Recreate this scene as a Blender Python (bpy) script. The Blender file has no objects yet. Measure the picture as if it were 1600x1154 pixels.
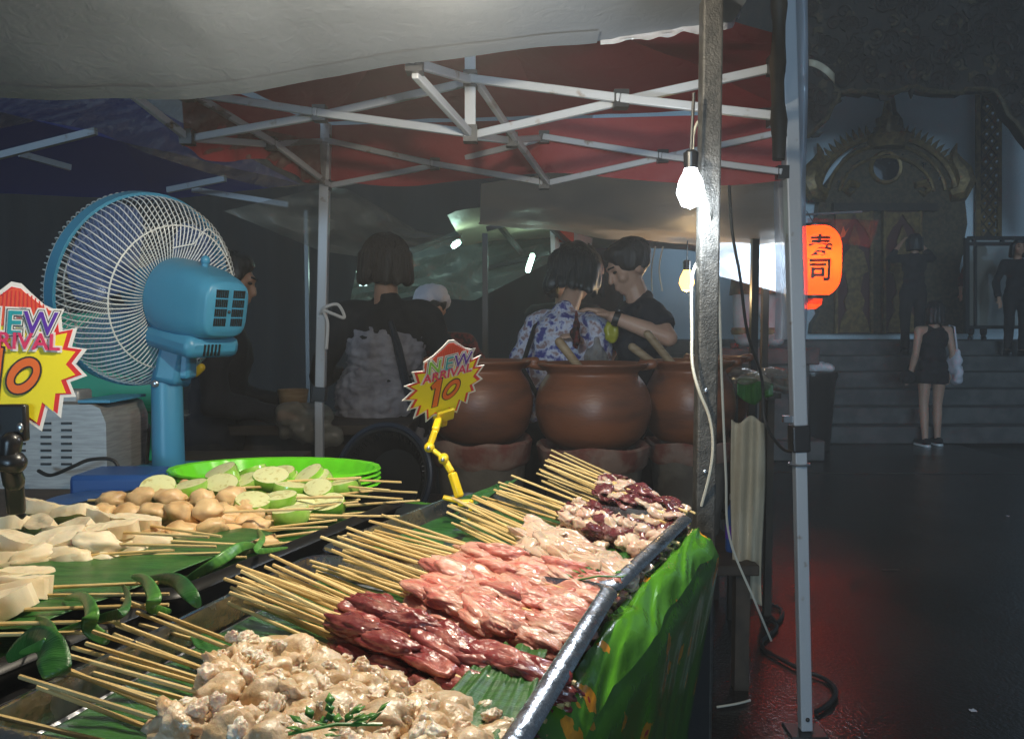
import bpy, bmesh, math, random
from mathutils import Vector, Matrix, Euler, noise
R = math.radians
random.seed(11)
S = bpy.context.scene
COL = S.collection

# ---------------------------------------------------------------- camera, world, exposure
CAMZ = 1.28; FPX = 1250.0; PITCH = math.atan(64 / FPX)
cam = bpy.data.objects.new('camera', bpy.data.cameras.new('camera')); COL.objects.link(cam)
cam.data.sensor_width = 36; cam.data.lens = FPX / 1600 * 36
cam.data.clip_start = .05; cam.data.clip_end = 500
cam.location = (0, 0, CAMZ); cam.rotation_euler = (R(90) - PITCH, 0, 0)
S.camera = cam
W = bpy.data.worlds.new('World'); S.world = W; W.use_nodes = True
bg = W.node_tree.nodes['Background']
bg.inputs[0].default_value = (.42, .64, .88, 1); bg.inputs[1].default_value = .12
sun = bpy.data.objects.new('night_sky_light', bpy.data.lights.new('night_sky_light', 'SUN')); COL.objects.link(sun)   # added low cool sun lamp to brighten the temple wall, no real source
sun.data.energy = 1.15; sun.data.color = (.50, .76, 1); sun.data.angle = R(14)
sun.rotation_euler = Vector((.22, .95, -.06)).to_track_quat('-Z', 'Y').to_euler()
S.view_settings.view_transform = 'Standard'; S.view_settings.look = 'None'
S.view_settings.exposure = 0; S.view_settings.gamma = 1; S.view_settings.use_curve_mapping = False
S.render.engine = 'CYCLES'
S.cycles.use_denoising = True
S.cycles.max_bounces = 8; S.cycles.transparent_max_bounces = 16
S.cycles.caustics_reflective = False; S.cycles.caustics_refractive = False
S.cycles.sample_clamp_indirect = 4

def ray(px, py):
    u = (px - 800) / FPX; v = (577 - py) / FPX
    c, s = math.cos(PITCH), math.sin(PITCH)
    return Vector((u, c + v * s, -s + v * c))
def at(px, py, Y):
    d = ray(px, py); return Vector((0, 0, CAMZ)) + d * (Y / d.y)
def atz(px, py, z):
    d = ray(px, py); return Vector((0, 0, CAMZ)) + d * ((z - CAMZ) / d.z)

# ---------------------------------------------------------------- materials
MATS = {}
def nt(m):
    m.use_nodes = True; return m.node_tree.nodes, m.node_tree.links, m.node_tree.nodes['Principled BSDF']
def mat(name, c, rough=.5, metal=0, c2=None, scale=8, lo=.4, hi=.6, bump=0, bscale=60, sss=0, coat=0, rnd=0,
        rvar=0, spec=.5, detail=4, stretch=None, ssr=(.01, .004, .002)):
    m = bpy.data.materials.new(name); N, L, P = nt(m); MATS[name] = m
    P.inputs['Base Color'].default_value = (*c, 1)
    P.inputs['Roughness'].default_value = rough; P.inputs['Metallic'].default_value = metal
    P.inputs['Specular IOR Level'].default_value = spec
    P.inputs['Coat Weight'].default_value = coat; P.inputs['Coat Roughness'].default_value = .08
    if sss:
        P.inputs['Subsurface Weight'].default_value = sss; P.inputs['Subsurface Radius'].default_value = ssr
        P.inputs['Subsurface Scale'].default_value = 1
    tc = N.new('ShaderNodeTexCoord'); vec = tc.outputs['Object']
    if stretch:
        mp = N.new('ShaderNodeMapping'); mp.inputs['Scale'].default_value = stretch
        L.new(vec, mp.inputs[0]); vec = mp.outputs[0]
    oi = N.new('ShaderNodeObjectInfo')
    if rnd or c2:
        add = N.new('ShaderNodeVectorMath'); add.operation = 'MULTIPLY_ADD'
        L.new(oi.outputs['Random'], add.inputs[0]); add.inputs[1].default_value = (7, 13, 5); L.new(vec, add.inputs[2])
        nv = add.outputs[0]
    out = None
    if c2:
        nz = N.new('ShaderNodeTexNoise'); nz.inputs['Scale'].default_value = scale; nz.inputs['Detail'].default_value = detail
        L.new(nv, nz.inputs['Vector'])
        rp = N.new('ShaderNodeValToRGB'); rp.color_ramp.elements[0].position = lo; rp.color_ramp.elements[1].position = hi
        rp.color_ramp.elements[0].color = (*c, 1); rp.color_ramp.elements[1].color = (*c2, 1)
        L.new(nz.outputs[0], rp.inputs[0]); out = rp.outputs[0]
        L.new(out, P.inputs['Base Color'])
        if rvar:
            mr = N.new('ShaderNodeMapRange'); mr.inputs[3].default_value = rough - rvar; mr.inputs[4].default_value = rough + rvar
            mr.inputs[1].default_value = .3; mr.inputs[2].default_value = .7
            L.new(nz.outputs[0], mr.inputs[0]); L.new(mr.outputs[0], P.inputs['Roughness'])
    if rnd:
        hs = N.new('ShaderNodeHueSaturation')
        mr = N.new('ShaderNodeMapRange'); mr.inputs[3].default_value = 1 - rnd; mr.inputs[4].default_value = 1 + rnd
        L.new(oi.outputs['Random'], mr.inputs[0]); L.new(mr.outputs[0], hs.inputs['Value'])
        if out is not None: L.new(out, hs.inputs['Color'])
        else: hs.inputs['Color'].default_value = (*c, 1)
        L.new(hs.outputs[0], P.inputs['Base Color'])
    if bump:
        b = N.new('ShaderNodeTexNoise'); b.inputs['Scale'].default_value = bscale; b.inputs['Detail'].default_value = 5
        L.new(vec, b.inputs['Vector'])
        bp = N.new('ShaderNodeBump'); bp.inputs['Strength'].default_value = 1; bp.inputs['Distance'].default_value = bump
        L.new(b.outputs[0], bp.inputs['Height']); L.new(bp.outputs[0], P.inputs['Normal'])
    return m
def emit(name, c, s):
    m = bpy.data.materials.new(name); N, L, P = nt(m); MATS[name] = m
    P.inputs['Base Color'].default_value = (*c, 1)
    P.inputs['Emission Color'].default_value = (*c, 1); P.inputs['Emission Strength'].default_value = s
    return m
def film(name, c, solid=.3, rough=.2, transl=0, bump=.0, bscale=20):
    """thin plastic sheet: part see-through, part glossy, part letting light through"""
    m = bpy.data.materials.new(name); N, L, P = nt(m); MATS[name] = m
    P.inputs['Base Color'].default_value = (*c, 1); P.inputs['Roughness'].default_value = rough
    o = N['Material Output']
    sh = P.outputs[0]
    if transl:
        tr = N.new('ShaderNodeBsdfTranslucent'); tr.inputs[0].default_value = (*c, 1)
        mx = N.new('ShaderNodeMixShader'); mx.inputs[0].default_value = transl
        L.new(sh, mx.inputs[1]); L.new(tr.outputs[0], mx.inputs[2]); sh = mx.outputs[0]
    if solid < 1:
        tp = N.new('ShaderNodeBsdfTransparent'); tp.inputs[0].default_value = (.95, .95, .95, 1)
        mx = N.new('ShaderNodeMixShader'); mx.inputs[0].default_value = solid
        L.new(tp.outputs[0], mx.inputs[1]); L.new(sh, mx.inputs[2]); sh = mx.outputs[0]
    L.new(sh, o.inputs[0])
    if bump:
        tc = N.new('ShaderNodeTexCoord')
        b = N.new('ShaderNodeTexNoise'); b.inputs['Scale'].default_value = bscale; b.inputs['Detail'].default_value = 4
        b.inputs['Distortion'].default_value = 1.5
        L.new(tc.outputs['Object'], b.inputs['Vector'])
        bp = N.new('ShaderNodeBump'); bp.inputs['Distance'].default_value = bump
        L.new(b.outputs[0], bp.inputs['Height']); L.new(bp.outputs[0], P.inputs['Normal'])
    return m

# ---------------------------------------------------------------- mesh helpers
def frame(d):
    d = d.normalized(); a = Vector((0, 0, 1)) if abs(d.z) < .95 else Vector((1, 0, 0))
    u = a.cross(d).normalized(); return u, d.cross(u).normalized(), d
WM = {}
class MB:
    def __init__(s): s.v = []; s.f = []
    def add(s, vs, fs, M=None):
        o = len(s.v)
        s.v += [(M @ Vector(p)) if M else Vector(p) for p in vs]; s.f += [tuple(i + o for i in f) for f in fs]; return s
    def box(s, c, size, M=None):
        x, y, z = size[0] / 2, size[1] / 2, size[2] / 2; c = Vector(c)
        vs = [Vector((a * x, b * y, d * z)) + c for d in (-1, 1) for b in (-1, 1) for a in (-1, 1)]
        return s.add(vs, [(0, 2, 3, 1), (4, 5, 7, 6), (0, 1, 5, 4), (2, 6, 7, 3), (0, 4, 6, 2), (1, 3, 7, 5)], M)
    def bar(s, p0, p1, w, h=None):
        p0, p1 = Vector(p0), Vector(p1); h = h or w; u, n, d = frame(p1 - p0)
        vs = []
        for p in (p0, p1):
            for a, b in ((-1, -1), (1, -1), (1, 1), (-1, 1)): vs.append(p + u * a * w / 2 + n * b * h / 2)
        return s.add(vs, [(3, 2, 1, 0), (4, 5, 6, 7), (0, 1, 5, 4), (1, 2, 6, 5), (2, 3, 7, 6), (3, 0, 4, 7)])
    def tube(s, pts, r, n=8, closed=False):
        pts = [Vector(p) for p in pts]; k = len(pts); rs = r if isinstance(r, (list, tuple)) else [r] * k
        vs = []; fs = []; u = None
        for i, p in enumerate(pts):
            if closed: d = pts[(i + 1) % k] - pts[i - 1]
            else: d = pts[min(i + 1, k - 1)] - pts[max(i - 1, 0)]
            d.normalize()
            if u is None: u = frame(d)[0]
            u = (u - d * u.dot(d)).normalized(); w = d.cross(u)
            for j in range(n):
                a = 2 * math.pi * j / n; vs.append(p + (u * math.cos(a) + w * math.sin(a)) * rs[i])
        for i in range(k if closed else k - 1):
            for j in range(n):
                a, b = i * n, ((i + 1) % k) * n
                fs.append((a + j, a + (j + 1) % n, b + (j + 1) % n, b + j))
        if not closed:
            fs.append(tuple(range(n - 1, -1, -1))); fs.append(tuple((k - 1) * n + j for j in range(n)))
        return s.add(vs, fs)
    def lathe(s, prof, n=24, M=None, capb=True, capt=True):
        vs = []; fs = []
        for r, z in prof:
            for j in range(n):
                a = 2 * math.pi * j / n; vs.append((r * math.cos(a), r * math.sin(a), z))
        for i in range(len(prof) - 1):
            for j in range(n):
                fs.append((i * n + j, i * n + (j + 1) % n, (i + 1) * n + (j + 1) % n, (i + 1) * n + j))
        if capb: fs.append(tuple(range(n - 1, -1, -1)))
        if capt: fs.append(tuple((len(prof) - 1) * n + j for j in range(n)))
        return s.add(vs, fs, M)
    def ellip(s, c, r, M=None, n=12, m=8):
        vs = [(0, 0, -1)]; fs = []
        for i in range(1, m):
            t = math.pi * i / m - math.pi / 2
            for j in range(n):
                a = 2 * math.pi * j / n; vs.append((math.cos(t) * math.cos(a), math.cos(t) * math.sin(a), math.sin(t)))
        vs.append((0, 0, 1)); k = len(vs) - 1
        for j in range(n):
            fs.append((0, 1 + (j + 1) % n, 1 + j)); fs.append((k, k - n + j, k - n + (j + 1) % n))
        for i in range(m - 2):
            for j in range(n):
                a = 1 + i * n; b = a + n; fs.append((a + j, a + (j + 1) % n, b + (j + 1) % n, b + j))
        c = Vector(c); q = M.to_3x3() if M else Matrix.Identity(3)
        return s.add([c + q @ Vector((x * r[0], y * r[1], z * r[2])) for x, y, z in vs], fs)
    def cap(s, p0, r0, p1, r1, n=10):
        p0, p1 = Vector(p0), Vector(p1); d = (p1 - p0)
        if d.length < 1e-5: return s.ellip(p0, (r0,) * 3)
        d = d.normalized(); pts = []; rs = []
        for a in (80, 55, 28, 0): pts.append(p0 - d * r0 * math.sin(R(a))); rs.append(r0 * math.cos(R(a)))
        for a in (0, 28, 55, 80): pts.append(p1 + d * r1 * math.sin(R(a))); rs.append(r1 * math.cos(R(a)))
        return s.tube(pts, rs, n)
    def prism(s, poly, t, M=None, z=0):
        n = len(poly); vs = [(x, y, z) for x, y in poly] + [(x, y, z + t) for x, y in poly]
        fs = [tuple(range(n - 1, -1, -1)), tuple(range(n, 2 * n))] + [(i, (i + 1) % n, n + (i + 1) % n, n + i) for i in range(n)]
        return s.add(vs, fs, M)
    def grid(s, fn, nu, nv, thick=0):
        vs = [Vector(fn(i / nu, j / nv)) for j in range(nv + 1) for i in range(nu + 1)]
        fs = [(j * (nu + 1) + i, j * (nu + 1) + i + 1, (j + 1) * (nu + 1) + i + 1, (j + 1) * (nu + 1) + i) for j in range(nv) for i in range(nu)]
        return s.add(vs, fs)
    def mesh(s, name, m=None, smooth=True, ang=40):
        me = bpy.data.meshes.new(name); me.from_pydata([tuple(p) for p in s.v], [], s.f); me.update()
        if m: me.materials.append(MATS[m] if isinstance(m, str) else m)
        if smooth:
            me.polygons.foreach_set('use_smooth', [True] * len(me.polygons)); me.set_sharp_from_angle(angle=R(ang))
        return me
    def build(s, name, m, parent=None, origin=None, smooth=True, ang=40, solid=0, bevel=0, local=False):
        if parent is not None:
            if not local:
                I = WM[parent].inverted(); s.v = [I @ p for p in s.v]
        elif origin is not None:
            o = Vector(origin); s.v = [p - o for p in s.v]
        ob = bpy.data.objects.new(name, s.mesh(name, m, smooth, ang)); COL.objects.link(ob)
        if parent is not None: ob.parent = parent; WM[ob] = WM[parent]
        else:
            if origin is not None: ob.location = origin
            WM[ob] = Matrix.Translation(Vector(origin or (0, 0, 0)))
        if bevel:
            b = ob.modifiers.new('bevel', 'BEVEL'); b.width = bevel; b.segments = 2; b.limit_method = 'ANGLE'
        if solid:
            b = ob.modifiers.new('solid', 'SOLIDIFY'); b.thickness = solid; b.offset = 0
        return ob
def tag(o, label=None, cat=None, group=None, kind=None):
    if label: o['label'] = label
    if cat: o['category'] = cat
    if group: o['group'] = group
    if kind: o['kind'] = kind
    return o
def thing(name, label, cat, loc=(0, 0, 0), M=None, group=None):
    o = bpy.data.objects.new(name, None); COL.objects.link(o); o.empty_display_size = .1
    m = M if M is not None else Matrix.Translation(Vector(loc))
    o.matrix_world = m; WM[o] = m.copy(); return tag(o, label, cat, group)
def inst(name, me, parent, M):
    o = bpy.data.objects.new(name, me); COL.objects.link(o); o.parent = parent; o.matrix_local = M; WM[o] = WM[parent] @ M; return o
def fuse(mb, voxel, smooth=6):
    ob = bpy.data.objects.new('tmp', mb.mesh('tmp', None, False)); COL.objects.link(ob)
    r = ob.modifiers.new('r', 'REMESH'); r.mode = 'VOXEL'; r.voxel_size = voxel
    k = ob.modifiers.new('s', 'SMOOTH'); k.factor = .5; k.iterations = smooth
    me = bpy.data.meshes.new_from_object(ob.evaluated_get(bpy.context.evaluated_depsgraph_get()))
    bpy.data.objects.remove(ob)
    out = MB(); out.v = [v.co.copy() for v in me.vertices]; out.f = [tuple(p.vertices) for p in me.polygons]
    out.n = [v.normal.copy() for v in me.vertices]
    bpy.data.meshes.remove(me); return out
def wrinkle(mb, amp, sc, st=(1, 1, 1)):
    mb.v = [p + n * amp * noise.noise(Vector((p.x * sc * st[0], p.y * sc * st[1], p.z * sc * st[2]))) for p, n in zip(mb.v, mb.n)]
    return mb
def text_mb(body, size, offset=0, extrude=.0004):
    c = bpy.data.curves.new('t', 'FONT'); c.body = body; c.size = size; c.offset = offset; c.extrude = extrude
    c.align_x = 'CENTER'; c.align_y = 'CENTER'
    o = bpy.data.objects.new('t', c); COL.objects.link(o)
    me = bpy.data.meshes.new_from_object(o.evaluated_get(bpy.context.evaluated_depsgraph_get()))
    mb = MB(); mb.v = [v.co.copy() for v in me.vertices]; mb.f = [tuple(p.vertices) for p in me.polygons]
    bpy.data.objects.remove(o); bpy.data.meshes.remove(me); return mb
def xform(mb, M): mb.v = [M @ p for p in mb.v]; return mb
def basis(o, x, y, z):
    m = Matrix((x, y, z)).transposed().to_4x4(); m.translation = o; return m
def fbm(p, o=3): return noise.fractal(p, 1, 2, o)
def lamp(name, loc, W_, c, r=.03, label=None, parent=None):
    l = bpy.data.lights.new(name, 'POINT'); l.energy = W_; l.color = c; l.shadow_soft_size = r
    o = bpy.data.objects.new(name, l); COL.objects.link(o); o.location = loc; return o

# palette
mat('asphalt', (.012, .0095, .008), .13, c2=(.028, .023, .020), scale=1.5, lo=.35, hi=.65, bump=.0036, bscale=70, rvar=.085, spec=.5, detail=6)
mat('concrete', (.065, .065, .065), .7, c2=(.11, .105, .10), scale=6, bump=.002)
mat('temple_plaster', (.74, .84, .90), .8, c2=(.66, .77, .83), scale=1.2, bump=.002)
mat('gold', (.26, .165, .055), .42, .35, c2=(.13, .08, .03), scale=14, bump=.006, bscale=30)
mat('dull_gold', (.11, .078, .036), .55, .15, c2=(.05, .036, .018), scale=20, bump=.01, bscale=28)
mat('old_teak', (.032, .018, .010), .55, c2=(.016, .010, .006), scale=12, bump=.004, bscale=40)
mat('maroon', (.07, .012, .012), .5)
mat('mirror_glass', (.6, .65, .7), .08, 1)
mat('white_enamel', (.44, .46, .49), .35, c2=(.20, .13, .08), scale=22, lo=.64, hi=.76, bump=.0004)
mat('grey_steel', (.42, .44, .47), .3, .85, c2=(.34, .35, .37), scale=30)
mat('black_post', (.05, .048, .044), .45, .15, c2=(.085, .08, .072), scale=60, bump=.0018, bscale=300, coat=.15)
mat('black_plastic', (.012, .012, .013), .32)
mat('black_rubber', (.015, .015, .015), .5)
mat('bracket', (.02, .02, .022), .4)
film('red_canvas', (.36, .042, .048), 1, .62, .2, .003, 14)
film('blue_canvas', (.015, .05, .36), 1, .6, .3)
mat('fan_blue', (.055, .27, .43), .38, c2=(.05, .24, .39), scale=6, bump=.0002, bscale=300)
mat('fan_wire', (.76, .76, .72), .35)
mat('green_plastic', (.005, .50, .24), .35, c2=(.004, .42, .2), scale=4)
mat('lime_plastic', (.17, .72, .02), .25, sss=.15)
mat('stainless', (.40, .385, .36), .45, .5, c2=(.31, .30, .285), scale=20, stretch=(1, 1, 14))
mat('tray_steel', (.56, .57, .60), .26, 1, c2=(.34, .35, .38), scale=22, rvar=.1, bump=.0012, bscale=70)
mat('tray_black', (.008, .008, .008), .38, spec=.25)
mat('bamboo', (.62, .42, .16), .5, c2=(.72, .54, .25), scale=18, rnd=.16, stretch=(1, 8, 8), bump=.0003, bscale=200)
mat('banana_leaf', (.018, .085, .016), .3, c2=(.035, .14, .025), scale=9, stretch=(1, 14, 1), bump=.0008, bscale=60)
mat('leaf_light', (.04, .16, .022), .35, c2=(.085, .25, .04), scale=20, stretch=(1, 12, 1))
mat('cream_sheet', (.62, .52, .38), .6)
mat('cream_cloth', (.50, .42, .30), .85, c2=(.42, .34, .23), scale=7, bump=.002, bscale=90)
mat('terracotta', (.23, .078, .034), .42, c2=(.075, .034, .022), scale=4, lo=.42, hi=.8, bump=.0012, bscale=40, stretch=(1, 1, 4), rvar=.06)
mat('stove_rim', (.22, .07, .05), .75, c2=(.3, .2, .16), scale=12, bump=.006, bscale=25)
mat('stove_cement', (.16, .14, .115), .85, c2=(.10, .085, .07), scale=9, bump=.003, bscale=40)
mat('wood', (.34, .24, .14), .55, c2=(.26, .17, .09), scale=10, stretch=(1, 1, 12))
mat('dark_wood', (.06, .04, .025), .6, c2=(.035, .024, .016), scale=10, bump=.001)
mat('skin', (.46, .25, .16), .5, c2=(.42, .22, .14), scale=9, sss=.12)
mat('skin_fair', (.55, .33, .23), .5, c2=(.5, .29, .2), scale=9, sss=.12)
mat('hair_black', (.010, .009, .009), .5, bump=.004, bscale=90, stretch=(1, 1, .15))
mat('hair_teal', (.010, .018, .022), .4, bump=.005, bscale=80, stretch=(1, 1, .15))
mat('hair_brown', (.03, .02, .014), .55, bump=.004, bscale=90, stretch=(1, 1, .15))
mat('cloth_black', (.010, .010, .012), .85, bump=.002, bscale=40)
mat('cloth_navy', (.012, .014, .022), .85, bump=.002, bscale=40)
mat('cloth_red', (.14, .015, .012), .8, c2=(.03, .01, .01), scale=40, lo=.45, hi=.55)
mat('cloth_ruffle', (.34, .33, .37), .8, c2=(.22, .21, .24), scale=14, bump=.006, bscale=30)
mat('cap_white', (.68, .66, .72), .8, bump=.001, bscale=120)
mat('white_plastic', (.75, .75, .75), .35)
mat('yellow_plastic', (.78, .55, .015), .32, sss=.1)
mat('print_white', (.85, .83, .8), .4)
mat('print_red', (.72, .03, .03), .4)
mat('print_coral', (.80, .10, .04), .4)
mat('print_yellow', (.95, .80, .015), .4)
mat('print_orange', (.85, .16, .02), .5)
mat('print_pink', (.75, .04, .14), .4)
mat('ink', (.02, .02, .02), .5)
mat('letter_lime', (.25, .6, .05), .4); mat('letter_teal', (.02, .35, .4), .4); mat('letter_purple', (.12, .03, .4), .4)
mat('blue_plastic', (.02, .08, .26), .35)
mat('statue_white', (.6, .6, .6), .7, c2=(.5, .5, .5), scale=5)
mat('eye', (.02, .015, .01), .15)
mat('cable_white', (.6, .57, .48), .5)
mat('orange_film', (.7, .16, .05), .3)
film('clear_film', (.34, .31, .26), .5, .1, .15, .05, 16)
film('dull_film', (.42, .40, .34), .45, .3, .35, .01, 6)
film('curtain_film', (.66, .69, .76), .75, .2, .3, .004, 14)
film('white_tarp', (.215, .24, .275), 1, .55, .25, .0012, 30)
film('beige_tarp', (.84, .71, .57), 1, .5, .35, .004, 6)
film('lit_film', (.62, .72, .85), .85, .3, .6, .003, 60)
film('green_tarp', (.10, .12, .11), 1, .3, .05, .02, 7)
film('cream_film', (.45, .40, .28), 1, .45, .2, .004, 8)
film('blade_blue', (.14, .26, .62), .36, .15, .3)
film('red_film', (.55, .09, .07), .4, .3, .3, .01, 8)
film('lantern_paper', (1.0, .06, .003), 1, .6, .9)
# tablecloth: green with printed orange marks
m = mat('tablecloth', (.08, .28, .010), .22, bump=.002, bscale=30, coat=.3); N, L, P = nt(m)
tc = N.new('ShaderNodeTexCoord'); vo = N.new('ShaderNodeTexVoronoi'); vo.inputs['Scale'].default_value = 15
L.new(tc.outputs['Object'], vo.inputs['Vector'])
nz = N.new('ShaderNodeTexNoise'); nz.inputs['Scale'].default_value = 70; L.new(tc.outputs['Object'], nz.inputs['Vector'])
ad = N.new('ShaderNodeMath'); ad.operation = 'MULTIPLY_ADD'; L.new(nz.outputs[0], ad.inputs[0]); ad.inputs[1].default_value = .35; L.new(vo.outputs['Distance'], ad.inputs[2])
rp = N.new('ShaderNodeValToRGB'); e = rp.color_ramp.elements
rp.color_ramp.interpolation = 'CONSTANT'
e[0].position = 0; e[0].color = (.55, .03, .02, 1); e[1].position = .25; e[1].color = (.80, .33, .01, 1)
k = e.new(.41); k.color = (.08, .28, .010, 1)
L.new(ad.outputs[0], rp.inputs[0]); L.new(rp.outputs[0], P.inputs['Base Color'])
# flower print blouse
m = mat('cloth_floral', (.6, .6, .68), .8); N, L, P = nt(m)
tc = N.new('ShaderNodeTexCoord'); vo = N.new('ShaderNodeTexNoise'); vo.inputs['Scale'].default_value = 26; vo.inputs['Detail'].default_value = 3
L.new(tc.outputs['Object'], vo.inputs['Vector']); rp = N.new('ShaderNodeValToRGB'); e = rp.color_ramp.elements
e[0].position = .36; e[0].color = (.05, .05, .25, 1); e[1].position = .62; e[1].color = (.32, .2, .2, 1)
for p_, c_ in ((.42, (.22, .22, .42, 1)), (.48, (.62, .62, .72, 1)), (.56, (.55, .5, .56, 1))): k = e.new(p_); k.color = c_
L.new(vo.outputs[0], rp.inputs[0]); L.new(rp.outputs[0], P.inputs['Base Color'])
# meats
mat('tub_rim', (.012, .018, .032), .4)
mat('olive_bag', (.38, .36, .03), .3)
mat('chicken', (.52, .15, .12), .26, c2=(.70, .44, .34), scale=30, lo=.36, hi=.68, bump=.0022, bscale=90, sss=.3, rnd=.14, coat=.25, stretch=(.7, 2.2, 2.2))
mat('liver', (.20, .032, .034), .24, c2=(.48, .19, .15), scale=45, lo=.45, hi=.76, bump=.0018, bscale=140, sss=.25, rnd=.3, coat=.25)
mat('gut', (.56, .38, .21), .3, c2=(.74, .60, .44), scale=42, lo=.40, hi=.66, bump=.0018, bscale=150, sss=.25, rnd=.12, coat=.2)
mat('fat', (.80, .73, .62), .3, c2=(.66, .5, .36), scale=60, bump=.002, bscale=160, sss=.3, rnd=.06, coat=.3)
mat('squid_white', (.66, .50, .38), .18, c2=(.60, .36, .28), scale=30, lo=.45, hi=.75, bump=.001, bscale=100, sss=.35, rnd=.08, coat=.6)
mat('squid_skin', (.13, .03, .035), .16, c2=(.5, .3, .26), scale=60, lo=.55, hi=.7, bump=.001, bscale=90, sss=.15, rnd=.2, coat=.6)
mat('mushroom_tan', (.70, .48, .24), .42, c2=(.40, .22, .085), scale=32, lo=.46, hi=.78, bump=.0012, bscale=70, sss=.2, rnd=.1)
mat('mushroom_white', (.80, .68, .47), .5, c2=(.70, .53, .30), scale=24, lo=.45, hi=.8, bump=.0008, bscale=60, sss=.2, rnd=.06)
mat('mushroom_cap', (.33, .22, .13), .5, c2=(.45, .32, .2), scale=30, rnd=.1)
mat('eggplant_skin', (.22, .48, .04), .22, c2=(.40, .60, .14), scale=24, lo=.4, hi=.7, coat=.4, rnd=.12)
m = mat('eggplant_flesh', (.66, .66, .34), .45, c2=(.50, .46, .18), scale=110, lo=.56, hi=.66, sss=.1, rnd=.06)
# ---------------------------------------------------------------- ground
def gz(x, y): return .012 * fbm((x * .5, y * .5, 0)) + .004 * fbm((x * 3, y * 3, 4)) - .02
mb = MB()
mb.grid(lambda u, v: (lambda x, y: (x, y, gz(x, y)))(-3 + 8 * u, .2 + 9.2 * v), 120, 130)
tag(mb.build('wet_ground', 'asphalt'), kind='structure')
mb = MB(); mb.box((0, 30, -.06), (300, 300, .02))
tag(mb.build('far_ground', 'asphalt'), kind='structure')

# ---------------------------------------------------------------- temple at the right, its platform and steps
SX0, SX1 = 1.6, 12.0
st = MB
for k in range(6):
    mb = MB(); y0 = 9.0 + k * .28; mb.box(((SX0 + SX1) / 2, (y0 + 14) / 2, .19 * k + .095 - .02), (SX1 - SX0 + .02 * (6 - k), 14 - y0, .19))
    s_ = mb.build('temple_step', 'concrete', bevel=.012); tag(s_, kind='structure')
TY = 12.0
T = thing('temple', 'pale blue temple wall with an ornate gilded doorway behind the stone steps', 'temple', (4.5, TY, 1.12))
mb = MB(); mb.box((6.0, TY + .25, 4.0), (9.6, .4, 5.8)); mb.build('wall', 'temple_plaster', T)
def px2(pts, Y): return [(lambda p: (p.x, p.z))(at(x, y, Y)) for x, y in pts]
def upright(poly, t, Y): # outline in x,z made t thick, front face at Y
    M = Matrix(((1, 0, 0, 0), (0, 0, 1, Y), (0, 1, 0, 0), (0, 0, 0, 1)))
    return MB().prism(poly, t, M)
CX = 1386
half = [(0, 148), (4, 160), (7, 178), (16, 190), (18, 204), (30, 212), (36, 222), (52, 232), (70, 248), (84, 268), (97, 285), (110, 300), (114, 330), (116, 352), (112, 372), (118, 384), (108, 402), (104, 420), (106, 440), (116, 470), (112, 490), (122, 505), (124, 521)]
poly = [(CX + a, b) for a, b in half] + [(CX - a, b) for a, b in half[::-1][:-1]]
poly = [(x, y) for x, y in poly]
upright(px2(poly, TY), .16, TY - .16).build('door_surround', 'dull_gold', T)
# arch mouldings and their row of flame finials
def arc(cx, cy, rx, ry, a0, a1, n): return [(cx + rx * math.cos(R(a0 + (a1 - a0) * i / n)), cy - ry * math.sin(R(a0 + (a1 - a0) * i / n))) for i in range(n + 1)]
for rx, ry, w in ((108, 92, .05), (92, 78, .03), (74, 60, .025)):
    MB().tube([at(x, y, TY - .19) for x, y in arc(CX, 305, rx, ry, 6, 174, 24)], w, 6).build('arch_moulding', 'gold', T)
fl = [(0, 0), (.035, .05), (.012, .16), (-.012, .16), (-.035, .05)]
fme = MB().prism([(-.03, 0), (.03, 0), (.036, .05), (.012, .10), (.004, .17), (-.022, .11), (-.036, .05)], .03, Matrix(((1, 0, 0, 0), (0, 0, 1, 0), (0, 1, 0, 0), (0, 0, 0, 1)))).mesh('flame', 'gold')
for i, (x, y) in enumerate(arc(CX, 305, 112, 95, 6, 174, 34)):
    p = WM[T].inverted() @ at(x, y, TY - .19); a = (6 + 168 * i / 34) - 90
    if 78 < 6 + 168 * i / 34 < 102: continue
    inst('flame_finial', fme, T, Matrix.Translation(p) @ Matrix.Rotation(R(-a), 4, 'Y'))
# spire steps
for (y0, y1, w0, w1) in ((150, 185, 3, 9), (185, 200, 17, 15), (200, 214, 20, 18), (214, 232, 34, 26)):
    a, b = at(CX, y1, TY - .2), at(CX, y0, TY - .2)
    MB().lathe([(w0 * .0096 if k else w1 * .0096, 0 if not k else (b.z - a.z)) for k in (0, 1)], 10, Matrix.Translation(a)).build('spire_tier', 'gold', T)
MB().lathe([(.23, -.02), (.25, 0), (.23, .03), (.2, .02)], 20, basis(at(1384, 262, TY - .17), Vector((1, 0, 0)), Vector((0, 0, 1)), Vector((0, -1, 0)))).build('medallion_ring', 'gold', T)
MB().lathe([(.0, 0), (.19, 0), (.19, .02), (.0, .03)], 16, basis(at(1384, 262, TY - .17), Vector((1, 0, 0)), Vector((0, 0, 1)), Vector((0, -1, 0))), False, False).build('medallion', 'mirror_glass', T)
for sx in (-1, 1):   # naga heads at the ends of the arch
    pts = [at(CX + sx * a, b, TY - .15) for a, b in ((96, 306), (112, 302), (120, 284), (116, 266), (106, 250), (104, 238), (109, 224))]
    MB().tube(pts, [.10, .15, .17, .14, .09, .05, .012], 8).build('naga_head', 'gold', T)
    MB().tube([at(CX + sx * a, b, TY - .2) for a, b in ((44, 290), (58, 286), (66, 296), (58, 304), (50, 298))], [.05, .06, .05, .04, .01], 6).build('relief_scroll', 'gold', T)
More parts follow.
